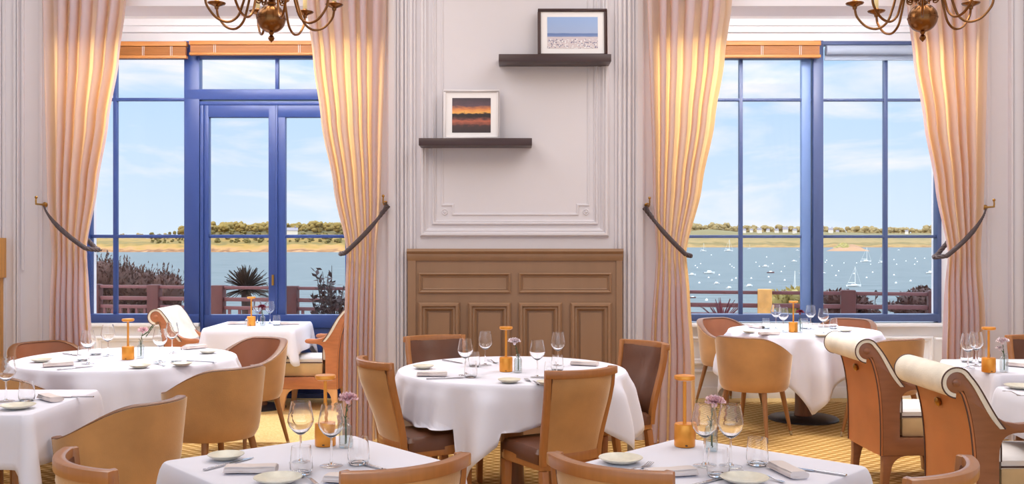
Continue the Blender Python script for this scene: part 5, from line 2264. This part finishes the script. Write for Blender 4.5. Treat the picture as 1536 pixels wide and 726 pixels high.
n = 0
while n < 110:
    px, D, r = rng.uniform(225, 545), rng.uniform(1382, 1478), rng.uniform(2.6, 6.0)
    x = X(px, D)
    if px < 280 and D < 1430:
        r *= 0.6
    if any((x - a) ** 2 + (D - b) ** 2 < (r + q) ** 2 * 1.08 for a, b, q in placed):
        n += 0.02
        continue
    placed.append((x, D, r))
    o = TG[int(n) % 2].put((x, D, slope_z(px, D) - 0.25 * r), rng.uniform(0, 6.28), 'low golden bush on the slope above the headland beach', 'bush', 'bushes above the headland beach')
    o.scale = (r, r, r * rng.uniform(0.7, 1.0))
    n += 1
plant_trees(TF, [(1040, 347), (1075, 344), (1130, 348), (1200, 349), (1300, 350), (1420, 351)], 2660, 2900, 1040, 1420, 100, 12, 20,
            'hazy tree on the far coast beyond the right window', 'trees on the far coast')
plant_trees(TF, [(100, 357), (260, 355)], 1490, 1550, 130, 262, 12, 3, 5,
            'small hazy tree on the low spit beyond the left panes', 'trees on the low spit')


def make_house():
    root = empty('house')
    m = MB()
    m.bb(-1, 1, -0.6, 0.6, -0.6, 1.0)
    m.build('walls', 'house', root)
    m = MB()
    m.prism([(-0.68, 1.002), (0.68, 1.002), (0.0, 1.6)], -1.05, 1.05, axis='x')
    m.bb(0.5, 0.7, -0.12, 0.12, 1.3, 1.9)
    m.build('roof', 'roof', root)
    return root


HS = Kind(make_house)
for px, py, w, D in ((1116, 350, 6, 2630), (1127, 349, 5, 2635), (1139, 350, 7, 2625), (1152, 349, 5, 2640), (1165, 350, 6, 2630), (1178, 350, 8, 2635),
                     (1192, 350, 6, 2620), (1246, 350, 7, 2630), (1256, 351, 5, 2640), (1360, 351, 5, 2630)):
    o = HS.put((X(px, D), D, Z(py, D)), rng.uniform(-0.3, 0.3), 'pale house on the skyline of the far coast', 'house', 'houses on the far coast')
    q = 0.46 * w * D / F
    o.scale = (q, q, q * 1.6)
for px, w in ((142, 4), (155, 5), (168, 4), (184, 5), (197, 6), (209, 4), (222, 5), (236, 4)):
    D = 1475
    o = HS.put((X(px, D), D, Z(361, D)), rng.uniform(-0.3, 0.3), 'small pale house on the low spit beyond the left panes', 'house', 'houses on the low spit')
    q = 0.46 * w * D / F
    o.scale = (q, q, q * 1.5)
o = HS.put((X(437, 1443), 1443, Z(353, 1443)), 0.2, 'cream house among the trees of the headland', 'house')
o.scale = (9, 9, 7)

# rocky islet
mb = MB()
def isl(u, v):
    a, r = 2 * PI * u, v
    x, y = math.cos(a), math.sin(a)
    h = max(0.0, 1 - r ** 1.5) * (1.0 + 0.5 * mnoise.noise((x * r * 2, y * r * 2, 3))) + 0.35 * mnoise.noise((x * r * 5, y * r * 5, 7)) * (1 - r)
    return (x * r * (1 + 0.1 * mnoise.noise((x, y, 1))), y * r, h)
mb.grid(isl, 48, 14, wrap=True)
o = mb.build('rocky_islet', 'rock', sharp=180)
D = 1500
o.location = (X(1272, D), D, ZSEA - 0.6)
o.scale = (34, 20, 10)
struct(o, 'tan rocky islet with dry grass in the bay')
mb = MB()
mb.grid(isl, 36, 10, wrap=True)
o = mb.build('rocky_islet', 'green_shrub', sharp=180)
o.location = (X(1266, D), D + 3, ZSEA + 4.5)
o.scale = (16, 11, 7.5)
struct(o, 'grassy crown of the rocky islet')


def hull_mesh(m, L, B, Ht):
    st = []
    for i in range(13):
        t = i / 12
        x = -L / 2 + L * t
        b = B / 2 * (1 - smooth(0.45, 1.0, t) ** 1.6) * (0.85 + 0.15 * smooth(0, 0.3, t)) + 0.01
        sh = Ht * (1 + 0.35 * t * t)
        st.append([(x, -b, sh), (x + 0.0, -b * 0.92, Ht * 0.45), (x, -b * 0.45, -0.1), (x, 0, -0.25), (x, b * 0.45, -0.1), (x, b * 0.92, Ht * 0.45), (x, b, sh)])
    v = [p for r in st for p in r]
    f = []
    for i in range(12):
        for j in range(6):
            f.append((i * 7 + j, i * 7 + j + 1, i * 7 + j + 8, i * 7 + j + 7))
        f.append((i * 7 + 6, i * 7, i * 7 + 7, i * 7 + 13))
    f.append(tuple(range(7)))
    m.add(v, f)


def make_motorboat(mt='boat'):
    def f():
        root = empty('motorboat')
        m = MB()
        hull_mesh(m, 6.0, 2.2, 0.8)
        m.build('hull', mt, root)
        m = MB()
        m.prism([(-1.0, 0.75), (1.4, 0.8), (0.7, 1.7), (-0.8, 1.75)], -0.75, 0.75, axis='y')
        m.build('cabin', 'boat', root, bevel=0.06)
        m = MB()
        m.bb(-3.3, -2.95, -0.25, 0.25, 0.1, 1.2)
        m.build('outboard', 'steel', root, bevel=0.05)
        return root
    return f


def make_sailboat():
    root = empty('sailboat')
    m = MB()
    hull_mesh(m, 7.0, 2.3, 0.8)
    m.build('hull', 'boat', root)
    m = MB()
    m.prism([(-1.2, 0.8), (1.6, 0.8), (1.0, 1.25), (-1.0, 1.3)], -0.6, 0.6, axis='y')
    m.build('cabin', 'boat', root, bevel=0.05)
    m = MB()
    m.tube([(0.6, 0, 0.8), (0.6, 0, 9.6)], 0.11, 8)
    m.build('mast', 'mast', root)
    m = MB()
    m.tube([(0.5, 0, 1.9), (-2.8, 0, 2.0)], 0.12, 8)
    m.build('boom', 'mast', root)
    m = MB()
    m.tube([(0.6, 0, 9.4), (3.4, 0, 1.15)], 0.035, 5)
    m.tube([(0.6, 0, 9.4), (-3.4, 0, 0.9)], 0.035, 5)
    m.build('stay', 'mast', root)
    return root


MO, MD, SA = Kind(make_motorboat()), Kind(make_motorboat('boat_dark')), Kind(make_sailboat)


def boat(kind, px, py, wpx, rz, label, L):
    p = on(px, py, ZSEA)
    o = kind.put((p.x, p.y, ZSEA), rz, label, 'boat', 'boats moored in the bay')
    q = wpx * p.y / F / L
    o.scale = (q, q, q)


for px, py, w, rz, lb in (
        (1038, 413, 12, 0.1, 'small white motorboat beside the right-bay curtain tieback'),
        (1064, 410.5, 17, 0.15, 'white cabin motorboat, largest in the left panes of the right window'),
        (1075, 426, 11, 0.5, 'white motorboat low in the left panes, left of two others'),
        (1094, 433, 12, 0.8, 'white motorboat left of the glazing bar, nearest the fence'),
        (1124, 430, 14, 0.6, 'white motorboat just right of the glazing bar above the pale post'),
        (1148, 400.5, 11, 0.1, 'white motorboat in mid water above the pale post'),
        (1202, 411, 9, 0.2, 'white motorboat half hidden by the sliding stile'),
        (1191, 392.5, 9, 0.1, 'small white boat left of the sliding stile in mid water'),
        (1201, 386, 6, 0.0, 'tiny white boat near the sliding stile'),
        (1196, 376, 5, 0.0, 'tiny white boat under the far shore by the sliding stile'),
        (1396, 410.5, 15, 0.05, 'white motorboat at the far right of the right window'),
        (1236, 410, 6, 0.2, 'small white boat right beside the thick mullion'),
        (1348, 375.5, 4, 0.0, 'tiny white boat far out right of the glazing bar')):
    boat(MO, px, py, w, rz, lb, 6.0)
boat(MD, 1156, 409.5, 11, 0.05, 'dark red open boat above the pale post', 6.0)
boat(MD, 1039, 447, 10, 0.1, 'dark boat just above the fence rail by the curtain', 6.0)
for px, py, w, rz, lb in (
        (1281, 430, 22, 0.1, 'white sailboat with bare mast, nearest of the sailing boats'),
        (1299, 393, 16, 0.1, 'white sailboat below the rocky islet'),
        (1323, 394.5, 11, 0.2, 'white sailboat touching the glazing bar, right of the islet'),
        (1093, 377, 13, 0.1, 'white sailboat under the far shore, left of the glazing bar'),
        (1055, 377, 9, 0.1, 'small white sailboat under the far shore beside the curtain'),
        (1192, 442, 26, 1.1, 'white sailboat whose mast rises behind the green gold shrub'),
        (1124, 373.5, 5, 0.1, 'tiny sailboat under the far shore, right of the glazing bar')):
    boat(SA, px, py, w, rz, lb, 7.0)


def mk_buoy():
    m = MB()
    m.ball((0, 0, 0.15), 0.5, 10, 8)
    m.lathe([(0.08, 0.6), (0.08, 0.85), (0.0, 0.86)], 8)
    return m.build('mooring_buoy', 'buoy')


BU = Kind(mk_buoy)
spots = [(1043, 399), (1046, 402), (1051, 396), (1063, 417), (1079, 413), (1095, 397), (1098, 400), (1101, 402), (1098, 421), (1104, 418), (1127, 418), (1134, 394),
         (1153, 416), (1159, 396), (1177, 400), (1172, 408), (1155, 424), (1177, 421), (1139, 400), (1049, 425), (1060, 451), (1113, 395), (1238, 394), (1248, 399), (1258, 407),
         (1266, 395), (1254, 414), (1285, 395), (1281, 411), (1300, 417), (1306, 397), (1309, 409), (1341, 390), (1345, 397), (1341, 413), (1359, 392), (1373, 388), (1376, 393),
         (1372, 397), (1387, 388), (1401, 391), (1366, 422), (1403, 394), (1344, 425), (1326, 415), (1067, 383), (1150, 386), (1240, 391)]
for px, py in spots:
    p = on(px, py, ZSEA)
    o = BU.put((p.x, p.y, ZSEA), 0, 'small white mooring buoy in the bay beyond the right window', 'buoy', 'mooring buoys in the bay')
    q = max(0.7, 1.9 * p.y / F)
    o.scale = (q, q, q)

# ------------------------------------------------------------------ sky
W = bpy.data.worlds.new('sky')
sc.world = W
W.use_nodes = True
nt = W.node_tree
nt.nodes.clear()
N, Lk = nt.nodes.new, nt.links.new
out = N('ShaderNodeOutputWorld')
bg = N('ShaderNodeBackground')
tc = N('ShaderNodeTexCoord')
sp = N('ShaderNodeSeparateXYZ')
Lk(tc.outputs['Generated'], sp.inputs['Vector'])
# clouds: stretched noise over direction
mp = N('ShaderNodeMapping')
mp.inputs['Scale'].default_value = (3.2, 3.2, 13)
mp.inputs['Location'].default_value = (1.3, 0.4, 2.1)
Lk(tc.outputs['Generated'], mp.inputs['Vector'])
nz = N('ShaderNodeTexNoise')
nz.inputs['Scale'].default_value = 1.6
nz.inputs['Detail'].default_value = 7
nz.inputs['Roughness'].default_value = 0.52
nz.inputs['Distortion'].default_value = 0.4
Lk(mp.outputs['Vector'], nz.inputs['Vector'])
cr = N('ShaderNodeValToRGB')
cr.color_ramp.elements[0].position = 0.42
cr.color_ramp.elements[1].position = 0.60
cr.color_ramp.elements[0].color = (0, 0, 0, 1)
cr.color_ramp.elements[1].color = (1, 1, 1, 1)
Lk(nz.outputs['Fac'], cr.inputs['Fac'])
sky = N('ShaderNodeValToRGB')
e = sky.color_ramp.elements
e[0].position, e[0].color = 0.0, srgb(222, 237, 252)
e[1].position, e[1].color = 0.25, srgb(164, 210, 248)
Lk(sp.outputs['Z'], sky.inputs['Fac'])
mx = N('ShaderNodeMix')
mx.data_type = 'RGBA'
Lk(cr.outputs['Color'], mx.inputs['Factor'])
Lk(sky.outputs['Color'], mx.inputs['A'])
mx.inputs['B'].default_value = srgb(250, 249, 252)
# brighter high sky, and a brighter half of the sky behind the house
hi = N('ShaderNodeMapRange')
hi.interpolation_type = 'SMOOTHSTEP'
hi.inputs['From Min'].default_value = 0.2
hi.inputs['From Max'].default_value = 0.42
hi.inputs['To Min'].default_value = 1.06
hi.inputs['To Max'].default_value = 3.2
Lk(sp.outputs['Z'], hi.inputs['Value'])
bk = N('ShaderNodeMapRange')
bk.interpolation_type = 'SMOOTHSTEP'
bk.inputs['From Min'].default_value = -0.05
bk.inputs['From Max'].default_value = -0.35
bk.inputs['To Min'].default_value = 1.0
bk.inputs['To Max'].default_value = 1.0
Lk(sp.outputs['Y'], bk.inputs['Value'])
mxx = N('ShaderNodeMath')
mxx.operation = 'MAXIMUM'
Lk(hi.outputs['Result'], mxx.inputs[0])
Lk(bk.outputs['Result'], mxx.inputs[1])
Lk(mx.outputs['Result'], bg.inputs['Color'])
Lk(mxx.outputs[0], bg.inputs['Strength'])
Lk(bg.outputs[0], out.inputs['Surface'])

# low sun behind the house, lighting the far coast
sd = bpy.data.lights.new('sun', 'SUN')
sd.energy = 1.6
sd.angle = 0.02
sd.color = (1.0, 0.86, 0.66)
so = bpy.data.objects.new('sun', sd)
COL.objects.link(so)
so.rotation_euler = (math.radians(52), 0, math.radians(-38))

# warm chandelier light
for px in (407, 1384):
    p = at(px, 28, 5.0)
    ld = bpy.data.lights.new('chandelier_light', 'POINT')
    ld.energy = 24
    ld.color = (1.0, 0.82, 0.6)
    ld.shadow_soft_size = 0.25
    lo = bpy.data.objects.new('chandelier_light', ld)
    COL.objects.link(lo)
    lo.location = (p.x, p.y, p.z + 0.75)


def area(name, loc, rot, sx, sy, watts, col):
    ld = bpy.data.lights.new(name, 'AREA')
    ld.shape = 'RECTANGLE'
    ld.size, ld.size_y = sx, sy
    ld.energy = watts
    ld.color = col
    lo = bpy.data.objects.new(name, ld)
    COL.objects.link(lo)
    lo.location = loc
    lo.rotation_euler = rot
    return lo


# added, unseen area lights: room fill, rear fill, curtain glow and bay fill
area('ceiling_fill', (-2.2, 5.5, 4.15), (0, 0, 0), 3.0, 3.2, 74, (0.92, 0.95, 1.0))
area('ceiling_fill', (2.2, 5.5, 4.15), (0, 0, 0), 3.0, 3.2, 74, (0.92, 0.95, 1.0))
area('rear_fill', (0, -1.5, 2.3), (PI / 2, 0, PI), 9.0, 3.2, 8, (0.92, 0.95, 1.0))  # added fill at the open rear; no window is built there
for x in (-2.3, 2.35):
    area('curtain_glow_fill', (x, 8.2, 3.58), (-0.95, 0, 0), 2.3, 0.25, 120, (1.0, 0.95, 0.88))  # hidden behind the lintel, added to make the curtains glow
    area('bay_fill', (x, 8.5, 3.6), (0.1, 0, 0), 2.3, 0.6, 58, (0.96, 0.97, 1.0))  # hidden light added to brighten the bay

# ------------------------------------------------------------------ camera
cd = bpy.data.cameras.new('camera')
cd.sensor_fit = 'HORIZONTAL'
cd.sensor_width = 36
cd.lens = 36 * F / 1536
cd.clip_end = 12000
cd.clip_start = 0.05
cam = bpy.data.objects.new('camera', cd)
COL.objects.link(cam)
cam.location = (0, 0, H)
cam.rotation_euler = (PI / 2, 0, 0)
sc.camera = cam

vs = sc.view_settings
vs.view_transform = 'Standard'
vs.look = 'None'
vs.gamma = 1
vs.exposure = 0.0
vs.use_curve_mapping = False
cy = sc.cycles
cy.use_denoising = True
cy.caustics_reflective = False
cy.caustics_refractive = False
cy.max_bounces = 14
cy.diffuse_bounces = 5
cy.glossy_bounces = 4
cy.transmission_bounces = 12
cy.transparent_max_bounces = 24
cy.sample_clamp_indirect = 6
